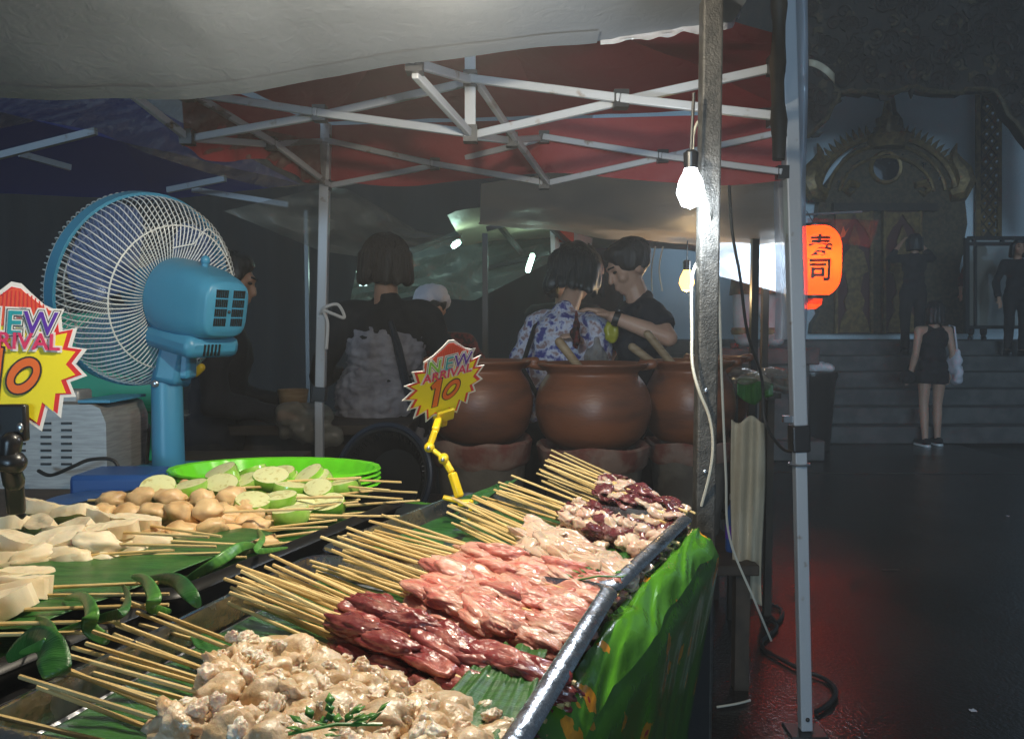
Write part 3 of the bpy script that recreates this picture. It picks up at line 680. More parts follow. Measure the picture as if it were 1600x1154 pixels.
# ---------------------------------------------------------------- trays
def tray(label, P, d, w, ln, wd, mt, tiltz=0, h=.034):
    """P: lip corner far right; d: unit away; w: unit left; ln along -d, wd along w"""
    M = basis(P, w, d * -1, Vector((0, 0, 1)) * (1 if w.cross(d * -1).z > 0 else -1))
    M = basis(P, w, -d, w.cross(-d))
    t = thing('serving_tray', label, 'tray', M=M, group='serving trays on the stall table')
    s = 1 if w.cross(-d).z > 0 else -1
    def ring(ix, z, r_):
        pts = []; n = 5
        for cx, cy, a0 in ((ix + r_, ix + r_, 180), (wd - ix - r_, ix + r_, 270), (wd - ix - r_, ln - ix - r_, 0), (ix + r_, ln - ix - r_, 90)):
            for k in range(n): a = R(a0 + 90 * k / (n - 1)); pts.append((cx + r_ * math.cos(a), cy + r_ * math.sin(a), z * s))
        return pts
    prof = [(.003, -.012, .028), (0, -.0085, .03), (.002, -.0055, .029), (.014, .0, .024), (.018, -.001, .02), (.026, -h + .004, .016), (.034, -h, .012), (.036, -h - .003, .012), (.020, -h - .002, .016), (.010, -.012, .024), (.003, -.012, .028)]
    vs = []; fs = []
    for ix, z, r_ in prof: vs += ring(ix, z, r_)
    n = 20
    for i in range(len(prof) - 1):
        for j in range(n): fs.append((i * n + j, i * n + (j + 1) % n, (i + 1) * n + (j + 1) % n, (i + 1) * n + j))
    rim = MB().add(vs, fs).build('rim', mt, t, local=True)
    MB().add(ring(.033, -h + .0005, .013) + ring(.033, -h - .003, .013), [tuple(range(n)), tuple(range(2 * n - 1, n - 1, -1))]).build('base', mt, t, local=True)
    return t
LZ = .98
def dirs(p, q):
    d = (p - q); d.z = 0; d.normalize(); return d, Vector((-d.y, d.x, 0))
A, Bp = atz(1087, 800, LZ), atz(968, 914, LZ)
d1, w1 = dirs(A, Bp)
tray('far steel tray of meat skewers with a yellow price clip on its rim', A, d1, w1, (A - Bp).length + .01, .44, 'tray_steel')
C0, C1 = atz(972, 906, LZ + .006), atz(848, 1112, LZ + .006)
d2, w2 = dirs(C0, C1)
tray('near steel tray of meat skewers lined with banana leaf', C0, d2, w2, .50, .42, 'tray_steel')
LLZ = .985
E0, E1 = atz(642, 776, LLZ), atz(266, 930, LLZ)
d3, w3 = dirs(E0, E1)
tray('far black tray piled with mushroom and eggplant skewers', E0, d3, w3, (E0 - E1).length, .52, 'tray_black', h=.036)
G0 = E1 - d3 * .012
tray('near black tray at the left with leaf ribbons over its rim', G0, d3, w3, .5, .5, 'tray_black', h=.036)
mb = MB(); mb.grid(lambda u, v: T2(-.01 - 1.5 * u, .10 + .62 * v, TZ + .0065 + .002 * noise.noise(Vector((u * 12, v * 6, 0)))), 60, 20)
tag(mb.build('black_mat', 'black_plastic', None, T2(-.7, .4)), 'black mat spread under the serving trays', 'mat')
# dark stand boards that lift the left trays
mb = MB(); 
o_ = E0 + Vector((0, 0, -.05))
qs = [o_ + w3 * .03 + d3 * -.02, o_ + w3 * .5 + d3 * -.02, o_ + w3 * .5 - d3 * 1.0, o_ + w3 * .03 - d3 * 1.0]
mb.add([p + Vector((0, 0, .006)) for p in qs] + [Vector((p.x, p.y, TZ + .005)) for p in qs], [(0, 1, 2, 3), (7, 6, 5, 4), (0, 4, 5, 1), (1, 5, 6, 2), (2, 6, 7, 3), (3, 7, 4, 0)])
tag(mb.build('tray_riser', 'black_plastic', None, o_ + w3 * .25 - d3 * .5, smooth=False), 'black riser board lifting the two black trays off the table', 'riser')
# ---------------------------------------------------------------- banana leaves
def leaf(label, corners, z, group=None, curl=.012, seed=0, mt='banana_leaf'):
    c0, c1, c2, c3 = [Vector(c) for c in corners]
    def f(u, v):
        a = c0.lerp(c1, u).lerp(c3.lerp(c2, u), v)
        e_ = 2 * abs(v - .5); a.z = z + .004 * noise.noise(Vector((u * 6 + seed, v * 4, seed))) + curl * max(0, e_ - .8) * noise.noise(Vector((u * 5, seed, v)))* 4 + .0004 * math.sin(u * 60)
        return a
    mb = MB(); mb.grid(f, 70, 16); o = mb.build('banana_leaf', mt, None, (c0 + c2) / 2, solid=.0008)
    return tag(o, label, 'banana leaf', group)
FLOOR = LZ - .027
def tr(P, d, w, a, b, z=0): return P - d * a + w * b + Vector((0, 0, z))
leaf('banana leaf lining the far steel tray under the squid and chicken skewers', [tr(A, d1, w1, .03, .05), tr(A, d1, w1, .03, .43), tr(A, d1, w1, .40, .43), tr(A, d1, w1, .40, .05)], FLOOR, seed=1)
leaf('banana leaf corner raised over the far left rim of the far steel tray', [atz(770, 752, LZ + .01), atz(818, 745, LZ), atz(745, 800, LZ - .015), atz(700, 795, LZ - .01)], LZ - .0, seed=4)
leaf('banana leaf lining the near steel tray under the tan offal skewers', [tr(C0, d2, w2, .04, .05), tr(C0, d2, w2, .04, .385), tr(C0, d2, w2, .47, .385), tr(C0, d2, w2, .47, .05)], FLOOR + .006, seed=2)
leaf('banana leaf lining the far black tray under the mushrooms', [tr(E0, d3, w3, .03, .04), tr(E0, d3, w3, .03, .48), tr(E0, d3, w3, .53, .48), tr(E0, d3, w3, .53, .04)], LLZ - .028, seed=3)
leaf('banana leaf lining the near black tray at the left edge', [tr(G0, d3, w3, .03, .04), tr(G0, d3, w3, .03, .46), tr(G0, d3, w3, .47, .46), tr(G0, d3, w3, .47, .04)], LLZ - .028, seed=5)
leaf('banana leaf bridging the joint of the two black trays', [tr(E0, d3, w3, .30, .06), tr(E0, d3, w3, .34, .46), tr(G0, d3, w3, .16, .48), tr(G0, d3, w3, .12, .05)], LLZ + .002, seed=12)
leaf('banana leaf showing at the near right rim under the offal', [tr(C0, d2, w2, .20, .035), tr(C0, d2, w2, .20, .09), tr(C0, d2, w2, .42, .09), tr(C0, d2, w2, .42, .0)], LZ - .004, seed=6)
leaf('banana leaf tongue rising between the liver and offal sticks', [atz(290, 978, LZ + .002), atz(420, 985, LZ + .004), atz(500, 1030, LZ + .002), atz(330, 1035, LZ)], LZ - .004, seed=9)

# ---------------------------------------------------------------- skewers
stick_me = [MB().tube([(-.10, 0, 0), (0, .0006 * k, .0004), (.10, 0, 0)], [.00215, .0022, .0020], 7).mesh('stick', 'bamboo') for k in (-1, 0, 1)]
def ico(sub):
    bm = bmesh.new(); bmesh.ops.create_icosphere(bm, subdivisions=sub, radius=1)
    vs = [v.co.copy() for v in bm.verts]; fs = [tuple(v.index for v in f.verts) for f in bm.faces]; bm.free(); return vs, fs
IC = {3: ico(3), 4: ico(4)}
def blob(name, mt, size, amp, fr, seed, sub=3, ridge=0, fine=.0, cut=0):
    vs, fs = IC[sub]; out = []
    for p in vs:
        q = Vector((p.x, p.y, p.z)); s_ = Vector((seed * 3.7, seed * 1.3, seed * 9.1))
        n = noise.fractal(q * fr + s_, .9, 2, 3)
        k = 1 + amp * n
        if ridge: k += ridge * (abs(noise.noise(q * fr * 1.3 + s_ * 2)) * 2 - .5)
        k = min(k, 1.3)
        if fine: k += fine * 1.6 * (.45 - abs(noise.noise(q * 3.4 + s_))) ; k += fine * noise.noise(q * 7 + s_)
        w_ = Vector((noise.noise(q * 1.2 + s_), noise.noise(q * 1.2 - s_), noise.noise(q * 1.2 + s_ * 3))) * amp * .5
        o = (q + w_) * k
        out.append(Vector((o.x * size[0], o.y * size[1], o.z * size[2])))
    return MB().add(out, fs).mesh(name, mt, True, 180)
def slab(name, mt, lx, ly, t, wav, seed):      # wavy thin slice
    def f(u, v):
        a = u * 2 * math.pi; r_ = v if v < .5 else 1 - v
        r_ = min(1, r_ * 2) ** .5; rr_ = r_ * (1 + .18 * noise.noise(Vector((math.cos(a) * 1.3, math.sin(a) * 1.3, seed))))
        x, y = math.cos(a) * rr_, math.sin(a) * rr_
        x = math.copysign(abs(x) ** .8, x); y = math.copysign(abs(y) ** .8, y)
        z = (t if v < .5 else -t) * (1 - r_ ** 6) + wav * noise.noise(Vector((x * 1.6, y * 1.6, seed * 5))) + wav * .4 * noise.noise(Vector((x * 4, y * 4, seed)))
        return (x * lx, y * ly, z)
    mb = MB(); mb.grid(f, 28, 16); return mb.mesh(name, mt, True, 180)
def tubeplug(name, mt, r_, ln, seed):           # crinkled ring of intestine
    def f(u, v):
        a = u * 2 * math.pi; b = v * 2 * math.pi
        k = 1 + .26 * noise.fractal(Vector((math.cos(a) * 1.4, math.sin(a) * 1.4, seed + math.sin(b) * .8)), 1, 2, 3)
        rr_ = r_ * (.62 + .40 * math.cos(b)) * k; z = ln * math.sin(b) * (1 + .3 * noise.noise(Vector((math.cos(a) * 2, math.sin(a) * 2, seed * 2))))
        return (z, rr_ * math.cos(a), rr_ * math.sin(a))
    mb = MB(); mb.grid(f, 40, 20); return mb.mesh(name, mt, True, 180)
def wedge(seed):      # diagonal slice of king oyster mushroom with flat cut faces
    rr_ = random.Random(seed); sh_ = rr_.uniform(.3, .8); tp = rr_.uniform(.6, 1.0)
    def f(u, v):
        a = u * 2 * math.pi; r_ = min(1, (v if v < .5 else 1 - v) * 2); e_ = min(1, r_ / .82)
        x, y = math.cos(a), math.sin(a); k = (abs(x) ** 2.7 + abs(y) ** 2.7) ** (-1 / 2.7); x *= k * e_; y *= k * e_
        rim = max(0, (r_ - .82) / .18); s_ = 1 if v < .5 else -1
        z = s_ * .0115 * (1 - rim ** 3); y *= 1 - (1 - tp) * (x + 1) / 2
        n_ = noise.noise(Vector((x * 1.4, y * 1.4, seed * 3.1))); q = 1 + .10 * noise.noise(Vector((x * 2, y * 2, seed)))
        return (x * .038 * q + sh_ * y * .022, y * .022 * q, z + .0035 * n_ + .0012 * noise.noise(Vector((x * 9, y * 3, seed + s_))))
    mb = MB(); mb.grid(f, 44, 22); return mb.mesh('mushroom', 'mushroom_white', True, 50)
def fatty(name, seed):
    vs, fs = IC[4]; out = []
    for p in vs:
        q = p + Vector((seed, seed * 2, 0)); d_ = noise.voronoi(q * 2.2)[0][0]
        k = 1 - .35 * d_ + .3 * noise.noise(q * 1.5); out.append(Vector((p.x * .012 * k, p.y * .016 * k, p.z * .009 * k)))
    return MB().add(out, fs).mesh(name, 'fat', True, 180)
PM = {
    'chicken': [blob('meat_piece', 'chicken', (.031, .018, .0125), .38, 1.1, k, 4, .16, .09) for k in range(5)] + [slab('meat_piece', 'chicken', .032, .019, .0065, .008, 40 + k) for k in range(5)],
    'liver': [blob('meat_piece', 'liver', (.028, .016, .0115), .34, 1.2, 20 + k, 4, .18, .08) for k in range(5)] + [slab('meat_piece', 'liver', .029, .017, .0065, .007, 140 + k) for k in range(3)],
    'gut': [blob('meat_piece', 'gut', (.025, .020, .015), .45, 1.3, 50 + k, 4, .22, .20) for k in range(5)] + [tubeplug('meat_piece', 'gut', .023, .018, k) for k in range(6)],
    'fat': [fatty('fat_lump', k) for k in range(3)],
    'white': [slab('meat_piece', 'squid_white', .040, .019, .004, .008, k) for k in range(5)] + [blob('meat_piece', 'squid_white', (.024, .014, .009), .5, 1.4, 70 + k, 3, .3) for k in range(2)],
    'mix': [blob('meat_piece', 'squid_white', (.014, .012, .010), .5, 1.5, 80 + k, 3, .4) for k in range(4)] + [blob('meat_piece', 'squid_skin', (.014, .011, .009), .5, 1.6, 90 + k, 3, .4) for k in range(3)],
    'squid': [slab('meat_piece', 'squid_skin', .019, .017, .004, .004, 20 + k) for k in range(4)] + [slab('meat_piece', 'squid_white', .017, .015, .004, .004, 30 + k) for k in range(2)],
    'tan': [blob('mushroom', 'mushroom_tan', (.023, .019, .017), .28, 1.2, 110 + k, 3, .12, .03) for k in range(5)],
    'king': [wedge(60 + k) for k in range(5)] + [blob('mushroom', 'mushroom_white', (.034, .021, .015), .34, .9, 130 + k, 3, .12, .04) for k in range(3)],
}
rs = random.Random(21)
def skewer(kind, label, cat, group, p, yaw, pitch, mlen, n, slen, jit=.003, zs=1.0, sc=1.0):
    """p: where stick meets food; +x local runs to the stick tip, food lies along -x"""
    M = Matrix.Translation(p) @ Euler((rs.uniform(-.15, .15), pitch, yaw)).to_matrix().to_4x4()
    t = thing('skewer', label, cat, M=M, group=group)
    full = slen + mlen + .012
    inst('stick', rs.choice(stick_me), t, Matrix.Translation((slen - full / 2, 0, 0)) @ Matrix.Diagonal((full / .2, 1.0, 1.0, 1)))
    for i in range(n):
        x = -mlen * (i + .5) / n + rs.uniform(-.002, .002)
        k = (mlen / n) / .042 if kind in ('chicken', 'liver', 'gut') else 1
        e_ = Euler((rs.uniform(-.6, .6) if kind in ('white', 'squid', 'king', 'chicken') else rs.uniform(0, 6.28), rs.uniform(-.3, .3), rs.uniform(-.4, .4)))
        if kind == 'chicken' and rs.random() < .5: e_.x += 3.14
        if kind == 'gut': e_.y = rs.uniform(-.6, .6); e_.z = rs.uniform(-.5, .5); k *= .95
        if kind in ('chicken', 'liver'): e_.y *= .5; e_.z *= .5; e_.x = rs.uniform(-.35, .35) + rs.choice((0, 3.14))
        M2 = Matrix.Translation((x, rs.uniform(-jit, jit), rs.uniform(-jit, jit))) @ e_.to_matrix().to_4x4() @ Matrix.Diagonal((k * (1 if kind in ('chicken', 'liver', 'gut') else sc) * rs.uniform(.98, 1.2), sc * rs.uniform(.9, 1.1), sc * zs * rs.uniform(.9, 1.1), 1))
        me = rs.choice(PM[kind]); inst('mushroom' if kind in ('tan', 'king') else 'meat_piece', me, t, M2)
        if kind == 'gut':
            for _ in range(rs.choice((2, 3, 3, 4))):
                M3 = Matrix.Translation((x + rs.uniform(-.018, .018), rs.uniform(-.018, .018), rs.uniform(.006, .017))) @ Euler((rs.random() * 6, rs.random() * 6, 0)).to_matrix().to_4x4() @ Matrix.Scale(rs.uniform(.4, .9), 4)
                inst('fat_lump', rs.choice(PM['fat']), t, M3)
    return t
ORD = ['first', 'second', 'third', 'fourth', 'fifth', 'sixth', 'seventh', 'eighth', 'ninth', 'tenth', 'eleventh', 'twelfth', 'thirteenth', 'fourteenth', 'fifteenth', 'sixteenth', 'seventeenth', 'eighteenth', 'nineteenth', 'twentieth']
def pile(kind, label, cat, group, sf, sn, ef, en, z, layers, per, n, slen, dz=.017, spread=.10, lift=.10, sc=1.0, flip=False):
    """sf/sn: far and near pixels where stick meets food; ef/en: far and near pixels of the food's other end"""
    SF, SN, EF, EN = atz(*sf, z), atz(*sn, z), atz(*ef, z), atz(*en, z)
    for L_ in range(layers):
        for i in range(per - (L_ > 0)):
            u = (i + .5 * (L_ % 2) + rs.uniform(-.18, .18)) / max(1, per - 1)
            s_ = SF.lerp(SN, u); e_ = EF.lerp(EN, u); d_ = s_ - e_
            p = s_ + Vector((rs.uniform(-.006, .006), rs.uniform(-.006, .006), L_ * dz + rs.uniform(-.002, .004)))
            lb = label + ', ' + ORD[i] + ' from the far end' + ('' if layers == 1 else [' in the bottom layer', ' in the middle layer', ' in the top layer'][L_ if layers == 3 else L_ * 2])
            skewer(kind, lb, cat, group, p, math.atan2(d_.y, d_.x) + rs.uniform(-spread, spread), -lift - rs.uniform(-.03, .05) , d_.length, n, slen + rs.uniform(-.018, .018), sc=sc)
MZ = .968
mg = 'meat skewers on the steel trays'
pile('squid', 'purple squid skewer', 'skewer', 'squid skewers in the farthest row', (950, 770), (930, 792), (1078, 800), (1062, 820), MZ, 3, 7, 6, .150, spread=.09, lift=.14)
pile('mix', 'mixed seafood skewer', 'skewer', 'mixed seafood skewers in the second row', (900, 800), (868, 826), (1058, 832), (1030, 858), MZ, 2, 8, 7, .150, lift=.13)
pile('white', 'pale squid slice skewer', 'skewer', 'pale squid skewers in the third row', (846, 836), (800, 868), (1008, 878), (952, 912), MZ, 2, 9, 4, .150, lift=.11)
pile('chicken', 'pink chicken skewer', 'skewer', 'pink chicken skewers in the middle row', (738, 878), (640, 962), (955, 915), (872, 1024), MZ, 3, 11, 5, .155, lift=.10, dz=.012, sc=.82)
pile('liver', 'dark red liver skewer', 'skewer', 'dark liver skewers beside the chicken', (575, 968), (520, 1014), (895, 1048), (838, 1104), MZ, 3, 8, 5, .150, lift=.11, dz=.012, sc=.82)
pile('gut', 'tan intestine skewer', 'skewer', 'tan intestine skewers in the nearest row', (395, 1030), (260, 1190), (838, 1112), (740, 1300), MZ, 2, 9, 7, .150, dz=.020, lift=.11, sc=.90)
# left trays
KZ = .985
SEEN = {}
def NEXT(g): SEEN[g] = SEEN.get(g, 0) + 1; return ORD[SEEN[g] - 1]
def lsk(kind, label, group, spx, epx, z, n, slen, yawj=.06, lift=.0, sc=1.0):
    s_, e_ = atz(*spx, z), atz(*epx, z); d_ = s_ - e_
    return skewer(kind, label + ', its bare tip ' + NEXT(group) + ' from the far side', 'skewer', group, s_, math.atan2(d_.y, d_.x) + rs.uniform(-yawj, yawj), lift + rs.uniform(-.05, .03), d_.length, n, slen + rs.uniform(-.02, .02), sc=sc)
gt = ('tan', 'round tan mushroom skewer', 'tan mushroom skewers on the far black tray')
for spx, epx, z, n, sl in sorted((((352, 770), (228, 762), 1.0, 3, .15), ((385, 778), (150, 782), 1.005, 5, .16), ((345, 800), (135, 800), 1.005, 5, .16), ((405, 800), (250, 812), .99, 4, .15), ((410, 826), (270, 838), .975, 4, .13), ((350, 830), (170, 836), .985, 4, .13), ((420, 840), (300, 850), .97, 3, .12), ((300, 845), (210, 858), .975, 3, .13), ((390, 800), (250, 796), .985, 4, .15), ((400, 815), (262, 820), .98, 4, .16), ((440, 812), (330, 822), .972, 3, .15), ((430, 790), (330, 800), .985, 3, .16), ((372, 858), (270, 868), .965, 3, .12), ((330, 865), (230, 880), .962, 3, .12), ((460, 800), (380, 806), .972, 2, .15), ((425, 852), (330, 862), .962, 3, .12)), key=lambda k_: k_[0][1]):
    lsk(*gt, spx, epx, z, n, sl)
gk = ('king', 'white king oyster mushroom skewer', 'white king oyster mushroom skewers at the left')
for spx, epx, z, n, sl in sorted((((200, 832), (-10, 812), 1.005, 3, .13), ((240, 822), (40, 800), 1.0, 3, .13), ((180, 850), (-60, 850), 1.0, 3, .12), ((190, 868), (10, 862), .985, 3, .12), ((130, 868), (-80, 878), .99, 3, .12), ((120, 880), (-60, 892), .98, 3, .13), ((60, 905), (-120, 905), .98, 3, .13), ((20, 908), (-150, 915), .975, 3, .13), ((200, 880), (80, 880), .97, 2, .12), ((260, 845), (90, 840), .99, 3, .12), ((240, 868), (80, 872), .975, 3, .13), ((150, 905), (-20, 912), .968, 3, .12)), key=lambda k_: k_[0][1]):
    lsk(*gk, spx, epx, z, n + 1, sl, sc=.82)
gl = ('king', 'skewer entering from the left edge', 'skewers reaching in from the left edge')
for spx, epx, z in sorted((((40, 952), (-300, 945), .993), ((-10, 975), (-320, 968), .993), ((-40, 992), (-340, 985), .993), ((70, 918), (-250, 915), .993), ((60, 930), (-250, 938), .992)), key=lambda k_: k_[0][1]):
    lsk(*gl, spx, epx, z, 3, .13)
# bare stick ends crossing the mushrooms
# eggplant skewers
def eggslice(seed):
    rr_ = random.Random(seed); rx, ry, t = .028, .023 + rr_.uniform(-.002, .003), .011
    vs = []; fs = []; n = 22; prof = [(.80, -1), (.93, -.86), (1, -.4), (1, .5), (.96, 1)]
    for r_, z in prof:
        for j in range(n):
            a = 2 * math.pi * j / n; vs.append((rx * r_ * math.cos(a), ry * r_ * math.sin(a), t * z + .002 * math.cos(a)))
    for i in range(len(prof) - 1):
        for j in range(n): fs.append((i * n + j, i * n + (j + 1) % n, (i + 1) * n + (j + 1) % n, (i + 1) * n + j))
    fs.append(tuple(range(n - 1, -1, -1)))
    body = MB().add(vs, fs).mesh('eggplant_slice', 'eggplant_skin')
    vs = [(0, 0, t * 1.0 + .0012)]
    for r_ in (.5, .955):
        for j in range(n):
            a = 2 * math.pi * j / n; vs.append((rx * r_ * math.cos(a), ry * r_ * math.sin(a), t * 1.0 + .002 * math.cos(a) * r_ + (.001 if r_ < .9 else -.0002)))
    fs = [(0, 1 + j, 1 + (j + 1) % n) for j in range(n)] + [(1 + j, 1 + n + j, 1 + n + (j + 1) % n, 1 + (j + 1) % n) for j in range(n)]
    return body, MB().add(vs, fs).mesh('flesh', 'eggplant_flesh')
EG = [eggslice(k) for k in range(3)]
for spx, epx, z, n, tipl in sorted((((510, 748), (330, 738), 1.015, 4, .14), ((520, 772), (395, 762), 1.0, 3, .13), ((372, 762), (222, 768), 1.01, 3, .13), ((460, 780), (370, 790), 1.0, 2, .15), ((520, 758), (420, 748), 1.008, 2, .12), ((485, 806), (425, 806), .985, 1, .14), ((560, 765), (470, 760), 1.0, 2, .11), ((535, 790), (440, 795), .985, 2, .13), ((440, 752), (330, 752), 1.015, 3, .14)), key=lambda k_: k_[0][1]):
    s_, e_ = atz(*spx, z), atz(*epx, z); d_ = s_ - e_
    M = Matrix.Translation(s_) @ Euler((0, rs.uniform(-.06, .02), math.atan2(d_.y, d_.x) + rs.uniform(-.06, .06))).to_matrix().to_4x4()
    t = thing('skewer', 'green eggplant slice skewer, ' + NEXT('egg') + ' from the lime bowls', 'skewer', M=M, group='green eggplant skewers before the lime bowls')
    full = d_.length + tipl
    inst('stick', rs.choice(stick_me), t, Matrix.Translation((tipl - full / 2, 0, 0)) @ Matrix.Diagonal((full / .2, 1, 1, 1)))
    for i in range(n):
        b, fl_ = rs.choice(EG)
        ms = Matrix.Translation((-d_.length * (i + .5) / n, rs.uniform(-.004, .004), rs.uniform(-.002, .003))) @ Euler((rs.uniform(.0, .6), rs.uniform(-.3, .3), rs.uniform(-.4, .4))).to_matrix().to_4x4() @ Matrix.Scale(rs.uniform(.95, 1.15), 4)
        sl = inst('eggplant_slice', b, t, ms); o = bpy.data.objects.new('flesh', fl_); COL.objects.link(o); o.parent = sl
# curled leaf ribbons over the black tray rim
ZB = .990
def ribbon(label, pts, w0, mt='leaf_light', tw=.6, hts=(.0, .022, .03, .018, .006, .0)):
    P = [atz(p[0], p[1], zz_) for p, zz_ in zip(pts, [ZB + q for q in hts])]
    def f(u, v):
        def cr(uu):
            t_ = max(0, min(1, uu)) * (len(P) - 1); i = min(int(t_), len(P) - 2); q = t_ - i
            p0, p1, p2, p3 = P[max(i - 1, 0)], P[i], P[i + 1], P[min(i + 2, len(P) - 1)]
            return .5 * (2 * p1 + (p2 - p0) * q + (2 * p0 - 5 * p1 + 4 * p2 - p3) * q * q + (3 * p1 - p0 - 3 * p2 + p3) * q ** 3)
        o = cr(u); tn = (cr(u + .04) - cr(u - .04)).normalized()
        s_ = tn.cross(Vector((.5 * math.sin(u * tw * 3), -1, .35))).normalized()
        w = w0 * .46 * (.06 + .94 * math.sin(math.pi * (u * .97 + .02)) ** .6)
        return o + s_ * w * (v - .5) + tn.cross(s_) * w * .12 * abs(v - .5)
    mb = MB(); mb.grid(f, 48, 6); return tag(mb.build('leaf_ribbon', mt, None, P[0], solid=.0003), label, 'leaf ribbon', 'leaf ribbons over the black tray rim')
ribbon('bright leaf ribbon curling up in an arch over the near black tray', [(100, 935, .86), (128, 932, .85), (142, 955, .84), (140, 980, .83), (165, 998, .82), (172, 1000, .82)], .030)
ribbon('dark leaf ribbon with a drooping tip hanging over the near rim', [(10, 1030, .78), (50, 1000, .8), (75, 1010, .78), (90, 1050, .74), (96, 1056, .74)], .055, 'banana_leaf')
ribbon('narrow leaf ribbon standing up beside the arch', [(190, 912, .92), (198, 930, .91), (190, 955, .9), (160, 965, .88), (80, 990, .86)], .022, 'banana_leaf')
ribbon('green leaf ribbon bent over the joint of the black trays', [(205, 900, .96), (225, 905, .95), (240, 930, .93), (240, 950, .92), (268, 955, .91)], .030)
ribbon('leaf ribbon reaching right across the joint of the black trays', [(225, 905, 1.0), (270, 905, .98), (295, 925, .96), (312, 948, .95)], .035, 'banana_leaf')
ribbon('pair of leaf ribbons lying along the far black tray rim', [(290, 905, 1.0), (335, 880, 1.06), (375, 855, 1.1), (400, 852, 1.13)], .030, 'leaf_light')
ribbon('thin leaf ribbon looping up by the tan mushrooms', [(402, 826, 1.15), (410, 840, 1.14), (404, 860, 1.12), (450, 855, 1.15)], .018, 'leaf_light')
ribbon('small pale leaf ribbon at the left edge of the near black tray', [(56, 965, .82), (72, 975, .82), (78, 1000, .81), (30, 1020, .8)], .024, 'leaf_light')
# parsley on the offal
def sprig(label, px, py, z, n):
    p0 = atz(px, py, z); t = thing('herb_sprig', label, 'herb', p0); mb = MB()
    rr_ = random.Random(px)
    for i in range(n):
        a = rr_.uniform(0, 6.28); q = p0 + Vector((math.cos(a) * rr_.uniform(.002, .03), math.sin(a) * rr_.uniform(.002, .012), rr_.uniform(.0, .012)))
        d_ = Vector((math.cos(a), math.sin(a), rr_.uniform(.1, .8))).normalized(); s_ = d_.cross(Vector((0, 0, 1))).normalized() * .005
        mb.add([q, q + d_ * .005 + s_ * .7, q + d_ * .011, q + d_ * .005 - s_ * .7], [(0, 1, 2, 3)])
    mb.build('leaves', 'leaf_light', t, solid=.0004)
    MB().tube([p0 + Vector((-.03, -.005, 0)), p0 + Vector((0, 0, .004)), p0 + Vector((.03, .004, .002))], .0012, 5).build('stem', 'leaf_light', t)
sprig('sprig of green herb lying on the tan offal skewers', 525, 1140, 1.016, 26)
sprig('bit of green herb at the rim beside the white seafood', 935, 905, .985, 9)
# ---------------------------------------------------------------- lime bowls behind the eggplant
BC = at(430, 745, 1.52); bz = .950
for k in range(4):
    t = thing('oval_bowl', ('topmost lime green oval bowl of the stack, its inside showing' if k == 3 else ['lowest lime green bowl of the nested stack', 'second lime green bowl from the bottom of the stack', 'third lime green bowl, just under the topmost'][k]), 'bowl', (BC.x, BC.y, bz + k * .009), group='lime green bowls stacked behind the eggplant')
    def fo(u, v, k=k):
        a = u * 2 * math.pi; pr = [(.0, .0), (.148, .0), (.175, .010), (.190, .036), (.200, .038), (.201, .034), (.188, .030), (.172, .005), (.143, -.005), (0, -.005)]
        t_ = v * (len(pr) - 1); i = min(int(t_), len(pr) - 2); q = t_ - i
        r_ = pr[i][0] + (pr[i + 1][0] - pr[i][0]) * q; z = pr[i][1] + (pr[i + 1][1] - pr[i][1]) * q
        rip = 1 + .006 * math.sin(a * 28) * (v > .2)
        return Vector((BC.x + r_ * rip * math.cos(a), BC.y + .62 * r_ * rip * math.sin(a), bz + k * .009 + z))
    mb = MB(); mb.grid(fo, 112, 36); mb.build('shell', 'lime_plastic', t)
# back work bench behind the trays, under fan and machine
wb = thing('back_bench', 'low dark bench behind the trays carrying fan and steel machine', 'bench', (-1.15, 1.95, -.02))
MB().box((-1.2, 2.02, .90), (1.2, .72, .03)).build('top', 'dark_wood', wb, smooth=False, bevel=.004)
for x in (-1.75, -.65):
    for y in (1.72, 2.32): MB().bar((x, y, .885), (x, y, -.02), .04).build('leg', 'dark_wood', wb, smooth=False)

# ---------------------------------------------------------------- fan
FC = at(226, 453, 1.92)
bk = Vector((.86, -.49, -.19)).normalized(); sx = Vector((0, 0, 1)).cross(bk).normalized(); sy = bk.cross(sx)
FB = Vector((at(263, 700, 1.84).x, 1.84, .92))
fan = thing('pedestal_fan', 'turquoise electric fan with white wire guard standing behind the trays', 'fan', FB)
FM_ = basis(FC, sx, sy, bk)              # local z points to the back of the fan
I = WM[fan].inverted()
RR = .224
MB().lathe([(RR, -.016), (RR + .007, -.016), (RR + .007, .016), (RR, .016), (RR, -.016)], 64, FM_, False, False).build('guard_ring', 'fan_blue', fan)
def wire(back):
    pr = [(RR, .0), (RR - .004, .05), (RR - .03, .088), (.17, .112), (.125, .120), (.085, .112), (.072, .085), (.066, .07)] if back else [(RR, -.004), (RR + .004, -.03), (RR - .012, -.052), (.17, -.075), (.1, -.088), (.05, -.09)]
    pts = []
    for i in range(22):
        t_ = i / 21 * (len(pr) - 1); k = min(int(t_), len(pr) - 2); q = t_ - k
        def cr(j, c): 
            p = [pr[max(0, min(len(pr) - 1, k + d))][c] for d in (-1, 0, 1, 2)]
            return .5 * (2 * p[1] + (p[2] - p[0]) * q + (2 * p[0] - 5 * p[1] + 4 * p[2] - p[3]) * q * q + (3 * p[1] - p[0] - 3 * p[2] + p[3]) * q ** 3)
        r_, z = cr(k, 0), cr(k, 1); pts.append((r_, 0 + (.018 * math.sin(i / 21 * 3.14) if back else 0), z))
    return MB().tube(pts, .0014, 5).mesh('guard_wire', 'fan_wire')
wb_, wf_ = wire(True), wire(False)
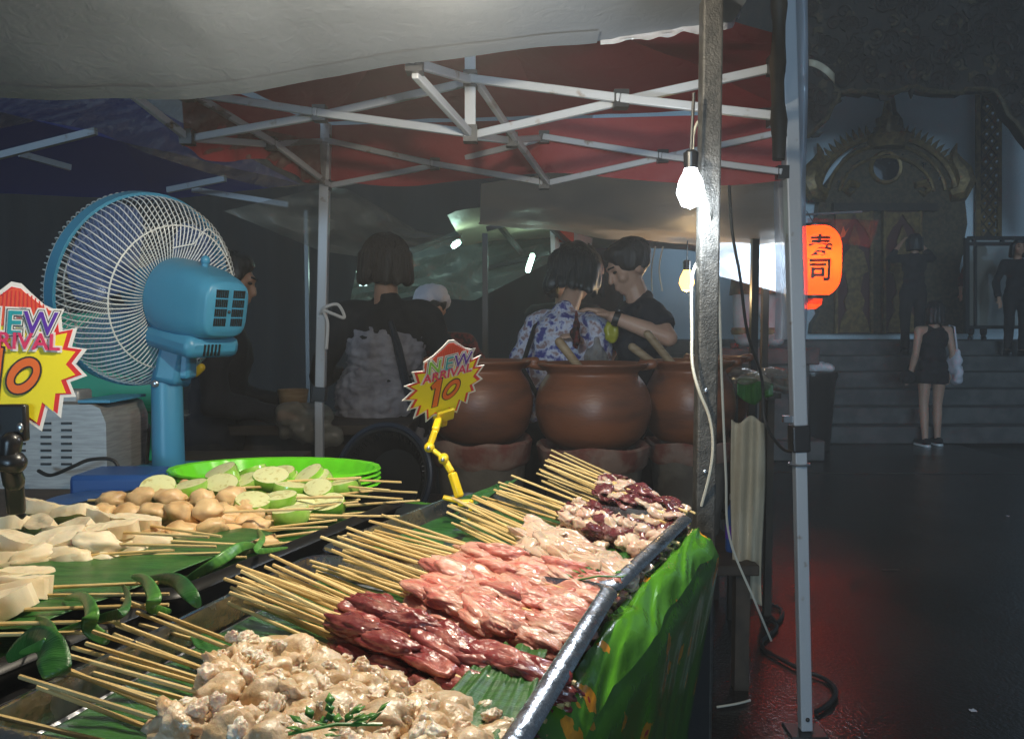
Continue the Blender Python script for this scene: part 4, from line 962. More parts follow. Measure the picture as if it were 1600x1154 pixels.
for i in range(96):
    Mr = Matrix.Rotation(2 * math.pi * i / 96, 4, 'Z')
    inst('guard_wire', wb_, fan, I @ FM_ @ Mr); inst('guard_wire', wf_, fan, I @ FM_ @ Mr)
for r_, z in ((.168, .1135), (.072, .085), (RR - .002, -.03), (.15, -.08)):
    MB().tube([FM_ @ Vector((r_ * math.cos(a), r_ * math.sin(a), z)) for a in [2 * math.pi * k / 48 for k in range(48)]], .0019, 6, True).build('guard_hoop', 'fan_wire', fan)
MB().tube([FM_ @ Vector(p) for p in ((-.03, .115, .124), (-.02, .12, .13), (.02, .13, .13), (.04, .155, .128), (.06, .17, .122), (.1, .15, .12), (.13, .11, .118))], .0017, 6).build('bent_wire', 'fan_wire', fan)
MB().lathe([(.0, -.02), (.05, -.02), (.055, .0), (.05, .04), (.03, .05)], 24, FM_).build('blade_hub', 'fan_blue', fan)
for k in range(3):
    def fbld(u, v):
        r_ = .045 + .165 * v; w = (.55 + .35 * math.sin(math.pi * v * .8)) * (u - .45) * 1.9; 
        if v > .85: w *= 1 - (v - .85) * 2
        a = w + k * 2 * math.pi / 3 + .3; return FM_ @ Vector((r_ * math.cos(a), r_ * math.sin(a), .018 + .045 * (u - .5) - .02 * v))
    mb = MB(); mb.grid(fbld, 20, 14); mb.build('blade', 'blade_blue', fan, solid=.002)
# motor housing: rounded tapering box along the back axis
def sq(t_, a, b, c=3.2):
    x, y = math.cos(t_), math.sin(t_); k = (abs(x) ** c + abs(y) ** c) ** (-1 / c); return x * k * a, y * k * b
def fmot(u, v):
    pr = [(.0, .060, 0), (.060, .062, 0), (.092, .075, .0), (.098, .095, 0), (.098, .15, 0), (.090, .21, 0), (.076, .265, 0), (.066, .288, 0), (.050, .294, 0), (0, .294, 0)]
    t_ = v * (len(pr) - 1); i = min(int(t_), len(pr) - 2); q = t_ - i; r_ = pr[i][0] + (pr[i + 1][0] - pr[i][0]) * q; z = pr[i][1] + (pr[i + 1][1] - pr[i][1]) * q
    x, y = sq(u * 2 * math.pi, r_ * .86, r_ * .92, 2 + 1.9 * min(1, max(0, (z - .1) / .12))); return FM_ @ Vector((x, y + .004, z))
mb = MB(); mb.grid(fmot, 56, 40); mb.build('motor_housing', 'fan_blue', fan, ang=60)
# raised seam belt under the housing
mb = MB()
for dz, w, y0, h_, z0, z1 in ((0, .145, -.078, .05, .085, .265),):
    mb.box((0, y0 - .01, (z0 + z1) / 2), (w, h_, z1 - z0), FM_)
mb.build('lower_housing', 'fan_blue', fan, bevel=.018)
vm = MB()
for cx in (-.023, .023):
    for rw in range(4):
        for s_ in range(6): vm.box((cx + (s_ - 2.5) * .0056, .040 - rw * .021, .2945), (.0034, .017, .003), FM_)
tag(vm.build('vent_slots', 'black_plastic', fan, smooth=False), kind='stuff')
vm = MB()
for s_ in range(5): vm.box((-.03 + s_ * .010, -.092, .2655), (.004, .026, .003), FM_ )
tag(vm.build('lower_vents', 'black_plastic', fan, smooth=False), kind='stuff')
MB().ellip(FM_ @ Vector((0, .0, .295)), (.004, .004, .004), None, 8, 5).build('screw', 'bracket', fan)
kp = FM_ @ Vector((0, .082, .20))
MB().cap(kp, .008, kp + sy * .016, .008).build('swing_knob', 'fan_blue', fan); MB().cap(kp + sy * .018, .0105, kp + sy * .020, .0105).build('knob_cap', 'fan_blue', fan)
# neck, pole and base
hz = FM_ @ Vector((0, -.105, .15)); PTop = Vector((FB.x, FB.y, hz.z - .05))
MB().bar(hz + Vector((0, 0, .02)), PTop + Vector((.01, 0, -.04)), .085, .06).build('neck', 'fan_blue', fan, bevel=.012)
MB().bar(hz + Vector((.015, -.02, .02)), hz + Vector((.012, -.02, -.075)), .05, .045).build('neck_bracket', 'fan_blue', fan, bevel=.008)
MB().lathe([(.026, 0), (.030, -.012), (.0335, -.03), (.036, -(PTop.z - FB.z) + .01), (.05, -(PTop.z - FB.z) + .008)][::-1], 28, Matrix.Translation(PTop)).build('pole', 'fan_blue', fan)
MB().lathe([(.17, 0), (.175, .012), (.15, .03), (.05, .045)], 32, Matrix.Translation(FB)).build('base', 'fan_blue', fan)
MB().ellip(PTop + Vector((-.012, -.034, -.035)), (.009, .005, .009), None, 10, 6).build('bolt', 'grey_steel', fan)
# green crate behind and steel machine in front of it
gc = at(170, 690, 2.2); a0, b0 = at(88, 500, 2.2), at(246, 500, 2.2)
gcr = thing('green_crate', 'tall emerald green plastic crate behind the fan pole', 'crate', (a0.x, 2.3, .915))
x0, x1, zt = a0.x - .12, b0.x, a0.z
for nm, c, s_ in (('front_panel', ((x0 + x1) / 2, 2.2, (zt + .915) / 2), (x1 - x0, .012, zt - .915)), ('back_panel', ((x0 + x1) / 2, 2.36, (zt + .915) / 2), (x1 - x0, .012, zt - .915)), ('side_panel', (x0 + .006, 2.28, (zt + .915) / 2), (.012, .148, zt - .915)), ('side_panel', (x1 - .006, 2.28, (zt + .915) / 2), (.012, .148, zt - .915)), ('rim', ((x0 + x1) / 2, 2.195, zt + .008), (x1 - x0 + .03, .03, .022)), ('ledge', ((x0 + x1) / 2, 2.188, 1.06), (x1 - x0 + .004, .014, .016))):
    MB().box(c, s_).build(nm, 'green_plastic', gcr, bevel=.004)
a0, b0 = at(-70, 632, 1.72), at(168, 762, 1.72)
mcz = .915
mc = thing('steel_machine', 'brushed steel appliance with slotted side beside the fan', 'machine', ((a0.x + b0.x) / 2, 1.8, mcz))
def fmc(u, v):   # rounded right shoulder
    return None
prof = [(a0.x, 0), (b0.x - .008, 0), (b0.x, .05), (b0.x, (a0.z - mcz) * .8), (b0.x - .012, a0.z - mcz - .008), (b0.x - .03, a0.z - mcz), (a0.x, a0.z - mcz)]
Mx = Matrix(((1, 0, 0, 0), (0, 0, 1, 1.72), (0, 1, 0, mcz), (0, 0, 0, 1)))
MB().prism(prof, .2, Mx).build('casing', 'stainless', mc, ang=50)
MB().box((at(95, 620, 1.76).x, 1.78, a0.z + .014), (.09, .06, .03)).build('top_handle', 'stainless', mc, bevel=.006)
MB().box((b0.x - .03, 1.815, a0.z + .006), (.07, .17, .006)).build('lid_edge', 'fan_blue', mc)
vm = MB()
for cx in (32, 72, 104):
    for rw in range(7):
        p = at(cx, 661 + rw * 10.6, 1.7195); vm.box(p, (.022, .004, .005))
sl = vm.build('slots', 'black_plastic', mc, smooth=False); tag(sl, kind='stuff')
def cable(name, label, pts, r_, mt, cat='cable', group=None):
    P = [Vector(p) for p in pts]; out = []
    for i in range(len(P) - 1):
        p0, p1, p2, p3 = P[max(i - 1, 0)], P[i], P[i + 1], P[min(i + 2, len(P) - 1)]
        for k in range(7):
            q = k / 7; out.append(.5 * (2 * p1 + (p2 - p0) * q + (2 * p0 - 5 * p1 + 4 * p2 - p3) * q * q + (3 * p1 - p0 - 3 * p2 + p3) * q ** 3))
    out.append(P[-1]); return tag(MB().tube(out, r_, 6).build(name, mt, None, out[0]), label, cat, group)
cable('power_cable', 'black cable looping before the steel appliance', [at(60, 735, 1.68), at(80, 742, 1.66), at(115, 728, 1.65), at(140, 718, 1.66), at(175, 718, 1.67), at(190, 740, 1.66), at(200, 770, 1.62)], .004, 'black_rubber')
cable('power_cable', 'black cable hanging against the green crate beside the fan pole', [at(200, 762, 1.75), at(208, 735, 1.9), at(215, 690, 2.0), at(222, 668, 2.05), at(232, 664, 1.95), at(232, 690, 1.88), at(228, 745, 1.85)], .004, 'black_rubber')
t0 = at(182, 775, 1.5)
t = thing('sauce_cup', 'small white plastic cup by the blue lid beyond the mushrooms', 'cup', (t0.x, t0.y, .955))
MB().lathe([(.014, 0), (.017, .04), (.018, .042), (.016, .042), (.013, .002)], 16, Matrix.Translation((t0.x, t0.y, t0.z - .04))).build('cup_body', 'white_plastic', t)
t0 = at(135, 792, 1.42)
tag(MB().lathe([(0, 0), (.075, .0), (.08, .008), (.078, .014), (.06, .016), (0, .02)], 28, Matrix.Translation((t0.x - .02, t0.y + .06, t0.z - .01)), False, False).build('flat_dish', 'blue_plastic', None, (t0.x, t0.y, t0.z)), 'blue plastic dish lying behind the white mushrooms', 'dish')
t0 = at(190, 760, 1.56)
tag(MB().box((t0.x - .02, t0.y + .05, .968), (.16, .12, .05)).build('plastic_tub', 'blue_plastic', None, (t0.x, t0.y, .945), bevel=.01), 'flat blue plastic tub under the white cup', 'tub')

# ---------------------------------------------------------------- starburst price signs
OUT = [(-.03, 0), (.03, .01), (.09, .07), (.17, .145), (.27, .19), (.285, .315), (.375, .29), (.345, .425), (.44, .437), (.375, .54), (.447, .62), (.345, .665), (.385, .765), (.31, .77), (.30, .91), (.22, .84), (.19, 1.0), (.10, .93), (0, .97)]
LEFT = [(-.09, .06), (-.18, .14), (-.28, .19), (-.275, .30), (-.40, .275), (-.35, .42), (-.47, .43), (-.37, .52), (-.475, .61), (-.36, .65), (-.41, .76), (-.30, .76), (-.33, .90), (-.2, .85), (-.18, 1.0), (-.1, .94)]
SHAPE = [(x, .5 - y) for x, y in OUT] + [(x, .5 - y) for x, y in LEFT[::-1]]
def price_sign(label, C, u, v, H):
    u = u.normalized(); n = u.cross(v).normalized(); v = n.cross(u)
    M = basis(C, u, v, n); t = thing('price_sign', label, 'sign', M=M, group='new arrival price signs')
    def lay(name, mb, mt, z, par=t):
        mb.v = [Vector((p.x * H, p.y * H, p.z + z)) for p in mb.v]; return mb.build(name, mt, par, local=True, smooth=False)
    lay('card', MB().prism(SHAPE, .0012), 'print_white', -.0012)
    lay('red_burst', MB().prism([(x * .93, y * .93) for x, y in SHAPE], .0003), 'print_red', .0)
    yl = [(x * .84, y * .86 - .012) for x, y in SHAPE]
    lay('yellow_burst', MB().prism([(x, min(y, .30)) for x, y in yl], .0003), 'print_yellow', .0003)
    dome = [(-.27, .29), (-.17, .33), (-.08, .40), (-.02, .455), (.03, .45), (.09, .40), (.17, .335), (.26, .29), (.26, .235), (.2, .20), (-.2, .20), (-.27, .235)]
    lay('red_dome', MB().prism(dome, .0003), 'print_coral', .0006)
    rb_ = MB()
    for k in range(-9, 10):
        x = k * .026; top = .29 + .15 * max(0, 1 - (x / .26) ** 2) ** 1.2; rb_.add([(x - .004, .24, .0011), (x + .004, .24, .0011), (x * .9 + .004, top, .0011), (x * .9 - .004, top, .0011)], [(0, 1, 2, 3)])
    lay('dome_rays', rb_, 'print_red', 0)
    for body, x, mt in (('N', -.16, 'letter_lime'), ('E', -.0, 'letter_teal'), ('W', .155, 'letter_purple')):
        for off, m_, z, nm in ((.028, 'print_white', .0012, 'letter_edge'), (.016, 'ink', .0016, 'letter_edge'), (.010, 'print_white', .0020, 'letter_edge'), (0.002, mt, .0024, 'letter')):
            b = text_mb(body, .225, off, .0001); b.v = [Vector((p.x * .86 + x + .02 * p.y, p.y + .215 + .04 * (x * x), p.z)) for p in b.v]; lay(nm, b, m_, z)
    for off, m_, z, nm in ((.016, 'print_white', .0013, 'word_edge'), (.003, 'print_pink', .0029, 'word')):
        b = text_mb('ARRIVAL', .155, off, .0001); b.v = [Vector((p.x * .92, p.y + .095, p.z)) for p in b.v]; lay(nm, b, m_, z)
    for k, (m_, g, z) in enumerate((('ink', .012, .0014), ('print_orange', 0, .0018))):
        one = [(-.17 - g, -.01 - g), (-.10 - g, .05 + g), (-.055 + g, .05 + g), (-.075 + g, -.30 - g), (-.13 - g, -.30 - g), (-.115 - g, -.05 - g), (-.15 - g, -.06 - g)]
        lay('digit', MB().prism(one, .0003), m_, z)
        vs = []; fs = []; nn = 28
        for i in range(nn):
            a = 2 * math.pi * i / nn
            for r_ in (1, 0):
                rx, ry = (.09 + g, .12 + g) if r_ else (.047 - g, .066 - g); vs.append((.07 + rx * math.cos(a) + .03 * math.sin(a), -.13 + ry * math.sin(a), 0))
        for i in range(nn): j = (i + 1) % nn; fs.append((2 * i, 2 * j, 2 * j + 1, 2 * i + 1))
        lay('digit', MB().add(vs, fs), m_, z + .0003)
    return t, M
LC = at(20, 556, .95)
t, M1 = price_sign('bright yellow starburst sign cut by the left edge, reading NEW ARRIVAL 10', LC, Vector((1, .36, -.05)), Vector((.0, .12, 1)), .178)
RC = at(697, 594, 1.36)
t, M2 = price_sign('tilted starburst sign on a yellow clip, reading NEW ARRIVAL 10', RC, Vector((.80, .50, .20)), Vector((.20, -.52, .80)), .172)
# yellow articulated clip
K = [at(*p) for p in ((722, 780, 1.32), (706, 738, 1.33), (693, 716, 1.34), (671, 698, 1.345), (680, 672, 1.35), (690, 655, 1.355))]
yc = thing('sign_clip', 'yellow jointed plastic clip gripping the rim of the far steel tray', 'clip', K[0] + Vector((0, 0, -.01)))
MB().bar(K[0] + Vector((-.004, 0, .004)), K[1], .014, .012).build('lower_arm', 'yellow_plastic', yc, bevel=.003)
MB().bar(K[1], K[2], .011, .010).build('neck_arm', 'yellow_plastic', yc, bevel=.003)
MB().bar(K[2], K[3], .012, .007).build('middle_arm', 'yellow_plastic', yc, bevel=.003)
MB().bar(K[3], K[4], .011, .010).build('upper_arm', 'yellow_plastic', yc, bevel=.003)
for p in (K[2], K[3]):
    MB().cap(p + Vector((0, -.007, 0)), .0085, p + Vector((0, .007, 0)), .0085, 14).build('joint', 'yellow_plastic', yc); MB().ellip(p + Vector((0, -.0155, 0)), (.0035, .002, .0035), None, 10, 5).build('screw', 'grey_steel', yc)
cu_ = (d1 * -1).normalized()
MB().box(K[0] + Vector((.006, .0, -.006)), (.026, .020, .010), None).build('clamp_jaw', 'yellow_plastic', yc, bevel=.003)
MB().bar(K[0] + Vector((.016, .0, .0)), K[0] + Vector((.012, -.004, -.034)), .024, .006).build('clamp_jaw', 'yellow_plastic', yc, bevel=.002)
MB().bar(K[0] + Vector((.0, 0, -.004)), K[0] + Vector((-.032, .0, .004)), .016, .006).build('thumb_lever', 'yellow_plastic', yc, bevel=.002)
cc = M2 @ Vector((.0, -.172 * .48, .0))
MB().bar(K[4], cc + Vector((-.004, 0, -.002)), .012, .012).build('grip_stem', 'yellow_plastic', yc, bevel=.003)
G2 = M2.to_3x3().to_4x4(); G2.translation = cc
MB().box((.004, .006, .006), (.034, .024, .007), G2).build('grip_plate', 'yellow_plastic', yc, bevel=.002)
MB().box((.004, .0, -.007), (.030, .020, .006), G2).build('grip_plate', 'yellow_plastic', yc, bevel=.002)
MB().box((.004, -.014, -.0), (.012, .012, .016), G2).build('grip_spring', 'yellow_plastic', yc, bevel=.002)
# black clip of the left sign
bc = at(18, 700, .93)
kc = thing('sign_clip', 'black jointed clip holding the sign at the left edge', 'clip', (bc.x, bc.y, LLZ))
MB().box(at(10, 660, .94), (.050, .012, .044)).build('grip_plate', 'black_plastic', kc, bevel=.003)
for q in (-.012, .016): MB().ellip(at(10, 668, .932) + Vector((q, 0, 0)), (.004, .003, .006), None, 8, 5).build('screw', 'grey_steel', kc)
MB().cap(at(18, 690, .93), .012, at(14, 720, .93), .010).build('arm', 'black_plastic', kc)
MB().cap(at(10, 720, .93), .014, at(22, 722, .93), .014).build('joint', 'black_plastic', kc)
MB().cap(at(14, 725, .93), .010, at(22, 752, .94), .012).build('arm', 'black_plastic', kc)
MB().bar(at(22, 752, .94), at(26, 800, .96), .020, .014).build('lower_arm', 'black_plastic', kc, bevel=.004)
MB().bar(at(14, 790, .96), at(36, 806, .97), .022, .008).build('clamp_jaw', 'black_plastic', kc, bevel=.002)

# ---------------------------------------------------------------- clay pots on charcoal stoves
def pot(label, cx, rim_y, bot_y, wpx, Yd, ladle=None):
    top = at(cx, rim_y, Yd); bot = at(cx, bot_y, Yd); h = top.z - bot.z; rm = wpx / 2 / FPX * Yd
    t = thing('clay_pot', label, 'pot', (top.x, Yd, bot.z), group='clay pots on the stoves')
    M = Matrix.Translation((top.x, Yd, bot.z))
    pr = [(0, -.0), (.45, .0), (.70, .05), (.9, .18), (1.0, .42), (.985, .58), (.90, .74), (.80, .83), (.76, .87), (.78, .90), (.90, .95), (.95, .975), (.95, 1.0), (.90, 1.0), (.74, .92), (.72, .86), (.82, .74), (.9, .5), (.8, .2), (0, .1)]
    pr2 = []
    for i in range(len(pr) - 1):
        for k in range(4): q = k / 4; pr2.append((pr[i][0] + (pr[i + 1][0] - pr[i][0]) * q, pr[i][1] + (pr[i + 1][1] - pr[i][1]) * q))
    pr2.append(pr[-1])
    for _ in range(2): pr2 = [pr2[0]] + [((pr2[i - 1][0] + 2 * pr2[i][0] + pr2[i + 1][0]) / 4, (pr2[i - 1][1] + 2 * pr2[i][1] + pr2[i + 1][1]) / 4) for i in range(1, len(pr2) - 1)] + [pr2[-1]]
    mb = MB().lathe([(r_ * rm, z * h) for r_, z in pr2], 44, M, False, False)
    mb.v = [p + Vector((p.x - top.x, p.y - Yd, 0)) * .03 * noise.noise(Vector((p.x * 7, p.y * 7, p.z * 5))) for p in mb.v]
    mb.build('body', 'terracotta', t)
    for s_ in (-1, 1):
        MB().cap((top.x + s_ * rm * .84, Yd, top.z - .012), .020, (top.x + s_ * rm * 1.02, Yd - .01, top.z - .006), .019).build('lug_handle', 'terracotta', t)
    MB().lathe([(0, 0), (rm * .75, 0)], 30, Matrix.Translation((top.x, Yd, top.z - h * .16)), False, False).build('broth', 'maroon', t)
    # stove
    sb = .45; sh = bot.z + .02 - sb
    s_ = thing('clay_stove', 'grey clay stove with reddish rim under the ' + ' '.join(label.split()[:5]), 'stove', (top.x, Yd, sb), group='charcoal stoves under the pots')
    ms = MB().lathe([(rm * .66, 0), (rm * .78, sh * .5), (rm * .86, sh * .80)], 36, Matrix.Translation((top.x, Yd, sb))); ms.build('body', 'stove_cement', s_)
    mr = MB().lathe([(rm * .86, sh * .78), (rm * .92, sh * .82), (rm * .97, sh * .98), (rm * .93, sh * 1.0), (rm * .84, sh * .96), (rm * .80, sh * .8)], 40, Matrix.Translation((top.x, Yd, sb)), False, False)
    mr.v = [p + Vector((0, 0, .018 * noise.noise(Vector((p.x * 9, p.y * 9, 1))))) + (p - Vector((top.x, Yd, p.z))) * .06 * noise.noise(Vector((p.x * 14, p.y * 14, p.z * 9))) for p in mr.v]
    mr.build('rim', 'stove_rim', s_)
    if ladle:
        for (lx, ly, lbl) in ladle:
            a = at(lx, ly, Yd - .04); b = Vector((top.x + (a.x - top.x) * .1 + .06, Yd, top.z - h * .45))
            L_ = thing('ladle', lbl, 'ladle', b); MB().cap(a, .017, b, .013).build('handle', 'wood', L_); MB().ellip(b, (.04, .04, .025)).build('bowl', 'wood', L_)
pot('terracotta pot behind the starburst sign with a soot dark belly', 752, 562, 692, 164, 2.95)
pot('middle terracotta pot with both lugs and a wooden ladle', 926, 566, 700, 182, 2.95, [(874, 534, 'wooden ladle standing in the middle terracotta pot')])
pot('terracotta pot partly hidden by the black post', 1078, 562, 692, 142, 3.25, [(988, 542, 'short wooden ladle leaning left in the pot by the black post'), (1012, 522, 'long wooden ladle leaning left in the pot by the black post')])
pot('farthest terracotta pot at the right end of the row', 1122, 556, 668, 96, 3.75)
MBn = thing('stove_bench', 'low dark bench under the charcoal stoves', 'bench', (.45, 3.15, -.02))
MB().box((.285, 3.2, .43), (1.17, .86, .038)).build('top', 'dark_wood', MBn, bevel=.005)
for x in (-.25, .82):
    for y in (2.82, 3.58): MB().bar((x, y, .415), (x, y, -.02), .05).build('leg', 'dark_wood', MBn, smooth=False)
mbn2 = thing('stove_stand', 'small dark stand under the farthest stove', 'stand', (.97, 3.75, -.02))
MB().box((.96, 3.76, .43), (.30, .32, .036)).build('top', 'dark_wood', mbn2, bevel=.004)
for x in (.84, 1.08):
    for y in (3.63, 3.89): MB().bar((x, y, .413), (x, y, -.02), .03).build('leg', 'dark_wood', mbn2, smooth=False)
# cream cloth strip and goods beyond the pots
Yc = 2.82
def fcc(u, v): 
    x = 1143 + 6 * v - 4 * math.sin(v * 3) + u * (52 - 6 * v + 4 * math.sin(v * 5)); return at(x, 655 + 285 * v + 6 * math.sin(u * 8), Yc + .012 * math.sin(u * 13 + v * 2) + .02 * v)
mb = MB(); mb.grid(fcc, 20, 40)
tag(mb.build('cream_cloth', 'cream_cloth', None, at(1168, 655, Yc), solid=.003), 'long cream cloth strip hanging from the bench end by the pots', 'cloth')
sdt = thing('side_table', 'narrow dark side table beyond the pots at the right', 'table', (1.14, 3.75, -.02))
zt = at(1185, 606, 3.5).z - .03
MB().box((1.06, 3.66, zt), (.22, .4, .025)).build('top', 'dark_wood', sdt, bevel=.004)
for x in (.98, 1.14):
    for y in (3.52, 3.80): MB().bar((x, y, zt - .012), (x, y, -.02), .03).build('leg', 'dark_wood', sdt, smooth=False)
bgm = MB(); pb = Vector((1.07, 3.5, zt + .012))
for i in range(12): bgm.ellip(pb + Vector((random.uniform(-.11, .1), random.uniform(-.16, .16), random.uniform(.02, .075))), (.07, .08, .045), Matrix.Rotation(random.random() * 6, 4, 'Z'), 8, 5)
wr = fuse(bgm, .012, 3); wrinkle(wr, .018, 22); tag(wr.build('goods_bag', 'clear_film', None, pb), 'clear plastic bag of goods on the side table by the pots', 'bag')
for k, (mt, lb_, nm, ct) in enumerate((('leaf_light', 'green vegetable inside the clear bag by the pots', 'vegetable', 'vegetable'), ('cloth_red', 'red packet inside the clear bag by the pots', 'packet', 'packet'), ('cream_sheet', 'cream coloured packet inside the clear bag by the pots', 'packet', 'packet'))):
    q = pb + Vector(((-.06, .08, .01)[k], -.08, .055)); m_ = MB(); m_.ellip(q, (.05, .04, .018), Matrix.Rotation(.4 * k, 4, 'Y'), 10, 6); m_.cap(q + Vector((-.03, 0, .005)), .012, q + Vector((.035, .01, .0)), .008)
    tag(fuse(m_, .006, 2).build(nm, mt, None, q), lb_, ct)
def fgl(u, v): return at(1152 + u * 56, 598 + v * 36 * (1 - abs(u - .5)) + 3 * math.sin(u * 7), 3.28 + .02 * math.sin(u * 9))
mb = MB(); mb.grid(fgl, 14, 6); tag(mb.build('leaf_liner', 'banana_leaf', None, at(1180, 600, 3.28), solid=.001), 'green leaf liner hanging from the side table edge under the clear bag', 'leaf')
p = at(1146, 715, 2.95)
bt = thing('blue_bottle', 'small blue and purple bottle beside the cream cloth', 'bottle', (p.x, p.y, .45))
MB().lathe([(.022, 0), (.026, .01), (.026, .13), (.02, .16), (.01, .18), (.01, .21)], 16, Matrix.Translation((p.x, p.y, .45))).build('bottle_body', 'blue_plastic', bt)
MB().lathe([(.0265, .05), (.0268, .10)], 16, Matrix.Translation((p.x, p.y, .45)), False, False).build('wrapper', 'letter_purple', bt)
MB().lathe([(.012, .195), (.012, .215)], 12, Matrix.Translation((p.x, p.y, .45))).build('cap', 'white_plastic', bt)

# left mid clutter: dark counter, tray, tub, seat
ct = thing('rear_counter', 'dark cluttered counter behind the fan and white leg', 'counter', (-.95, 3.3, -.02))
z_ = at(400, 655, 3.3).z
MB().box((-1.05, 3.35, z_ - .02), (1.3, .5, .04)).build('top', 'dark_wood', ct, bevel=.004)
MB().box((-1.05, 3.42, (z_ - .04) / 2 - .01), (1.2, .34, z_ - .04)).build('body', 'dark_wood', ct, bevel=.01)
for k in range(4): MB().box((-1.5 + k * .3, 3.245, z_ * .5), (.26, .012, z_ * .6)).build('panel', 'old_teak', ct, bevel=.004)
p = at(320, 650, 3.2); wtp = MB()
wtp.grid(lambda u, v: p + Vector((-.16 + .34 * u, -.05 + .2 * v, .0 + .02 * noise.noise(Vector((u * 9, v * 7, 0))) + .01)), 20, 12)
tag(wtp.build('wrapped_tray', 'dull_film', None, p, solid=.004), 'plastic wrapped tray glinting on the rear counter by the fan pole', 'tray')
p = at(458, 608, 3.2); yb = thing('small_bowl', 'small dull yellow bowl on the rear counter', 'bowl', (p.x, 3.2, z_))
MB().lathe([(.03, 0), (.05, .06), (.062, p.z - z_), (.058, p.z - z_), (.04, .02)], 18, Matrix.Translation((p.x, 3.2, z_)), True, False).build('shell', 'wood', yb)
p = at(475, 660, 3.05); gb = MB()
for i in range(14): gb.ellip(p + Vector((random.uniform(-.09, .12), random.uniform(-.05, .05), random.uniform(-.07, .05))), (.06, .04, .05), Matrix.Rotation(random.random() * 6, 4, 'X'), 8, 5)
wr = fuse(gb, .012, 2); wrinkle(wr, .03, 18); tag(wr.build('refuse_bag', 'dull_film', None, p), 'grey crumpled plastic bag tied by the foot of the white leg', 'bag')
p = at(66 + 260, 590, 3.0); tag(MB().cap(at(306, 583, 2.6), .012, at(314, 574, 2.6), .014).build('price_tag', 'yellow_plastic', None, at(306, 585, 2.6)), 'small yellow tag behind the fan neck', 'tag')
# white plastic tie knotted on the left leg
cable('plastic_tie', 'white plastic tie knotted round the thin tent leg', [at(500, 490, 2.93), at(508, 480, 2.90), at(528, 476, 2.9), at(538, 496, 2.9), at(520, 490, 2.9), at(506, 486, 2.91), at(512, 505, 2.92), at(510, 545, 2.92)], .006, 'white_plastic', 'tie')
# black tub standing on its side, with a blue rim
tc_ = at(597, 745, 2.35); td = Vector((-.35, -.9, .25)).normalized(); tu, tv, _ = frame(td)
tbm = basis(tc_, tu, tv, td); tbb = thing('black_tub', 'big round black tub with a bluish rim propped behind the lime bowls', 'tub', (tc_.x, tc_.y + .1, -.02))
MB().lathe([(.0, -.10), (.12, -.10), (.16, -.04), (.185, 0), (.20, .0), (.205, -.012), (.175, -.05), (.13, -.12), (.0, -.12)], 56, tbm @ Matrix.Scale(.76, 4), False, False).build('shell', 'black_plastic', tbb)
MB().tube([tbm @ Matrix.Scale(.76, 4) @ Vector((.206 * math.cos(a), .206 * math.sin(a), -.004)) for a in [2 * math.pi * k / 56 for k in range(56)]], .009, 8, True).build('rim', 'tub_rim', tbb)
rbm = MB().box((0, 0, 0), (.03, .004, .006)).mesh('rib', 'black_plastic', False)
for k in range(60): inst('rib', rbm, tbb, WM[tbb].inverted() @ tbm @ Matrix.Scale(.76, 4) @ Matrix.Rotation(2 * math.pi * k / 60, 4, 'Z') @ Matrix.Translation((.165, 0, -.022)) @ Matrix.Rotation(-.9, 4, 'Y'))
MB().box((tc_.x, tc_.y + .12, .36), (.34, .2, .78)).build('stand', 'black_plastic', tbb, bevel=.02)

# ---------------------------------------------------------------- cables
cable('white_cable', 'white cable taped down the black post in loops', [at(1121, -20, 1.502), at(1120, 90, 1.512), at(1112, 160, 1.542), at(1086, 200, 1.502), at(1084, 255, 1.472), at(1098, 300, 1.457), at(1108, 345, 1.472), at(1100, 390, 1.542), at(1082, 430, 1.492), at(1081, 520, 1.462), at(1082, 570, 1.442), at(1092, 610, 1.432), at(1108, 650, 1.437), at(1114, 690, 1.442), at(1110, 735, 1.452), at(1096, 790, 1.472)], .0028, 'cable_white')
cable('thin_cable', 'grey cable hanging loosely right of the black post', [at(1124, 260, 2.3), at(1118, 340, 2.3), at(1124, 480, 2.3), at(1128, 600, 2.35), at(1134, 740, 2.4), at(1140, 840, 2.45), at(1180, 940, 2.5), at(1205, 1000, 2.6)], .004, 'cable_white')
cable('black_wire', 'black wire dangling before the lit plastic panel', [at(1138, 260, 2.6), at(1144, 360, 2.6), at(1156, 430, 2.6), at(1168, 520, 2.65), at(1190, 590, 2.7), at(1196, 660, 2.7), at(1222, 700, 2.6), at(1248, 706, 2.5)], .005, 'black_rubber')
for k, x in enumerate((1022, 1034)):
    cable('hanging_string', ['cream string loop hanging behind the man in black', 'second cream string loop beside the first, behind the man in black'][k], [at(x + 2, 385, 4.2), at(x - 4, 420, 4.2), at(x - 3 + k * 4, 455, 4.2)], .004, 'cable_white', 'string', 'strings hanging behind the man')
def gr(px, py, dz=.012): p = atz(px, py, 0); p.z = gz(p.x, p.y) + dz; return p
cable('floor_cable', 'thick black cable looping over the wet ground to the white pole', [at(1192, 780, 2.9), at(1180, 880, 2.95), gr(1160, 940), gr(1205, 942), gr(1222, 952), gr(1215, 968), gr(1195, 955), gr(1192, 962), gr(1214, 975), gr(1200, 990), gr(1190, 1000), gr(1196, 1012), gr(1225, 1030), gr(1258, 1046), gr(1290, 1058), gr(1306, 1078), gr(1296, 1098), gr(1275, 1112)], .0085, 'black_rubber')
cable('fine_wire', 'thin pale wire crossing the wet ground by the tablecloth', [gr(1120, 1104), gr(1150, 1100), gr(1172, 1094)], .004, 'cable_white')

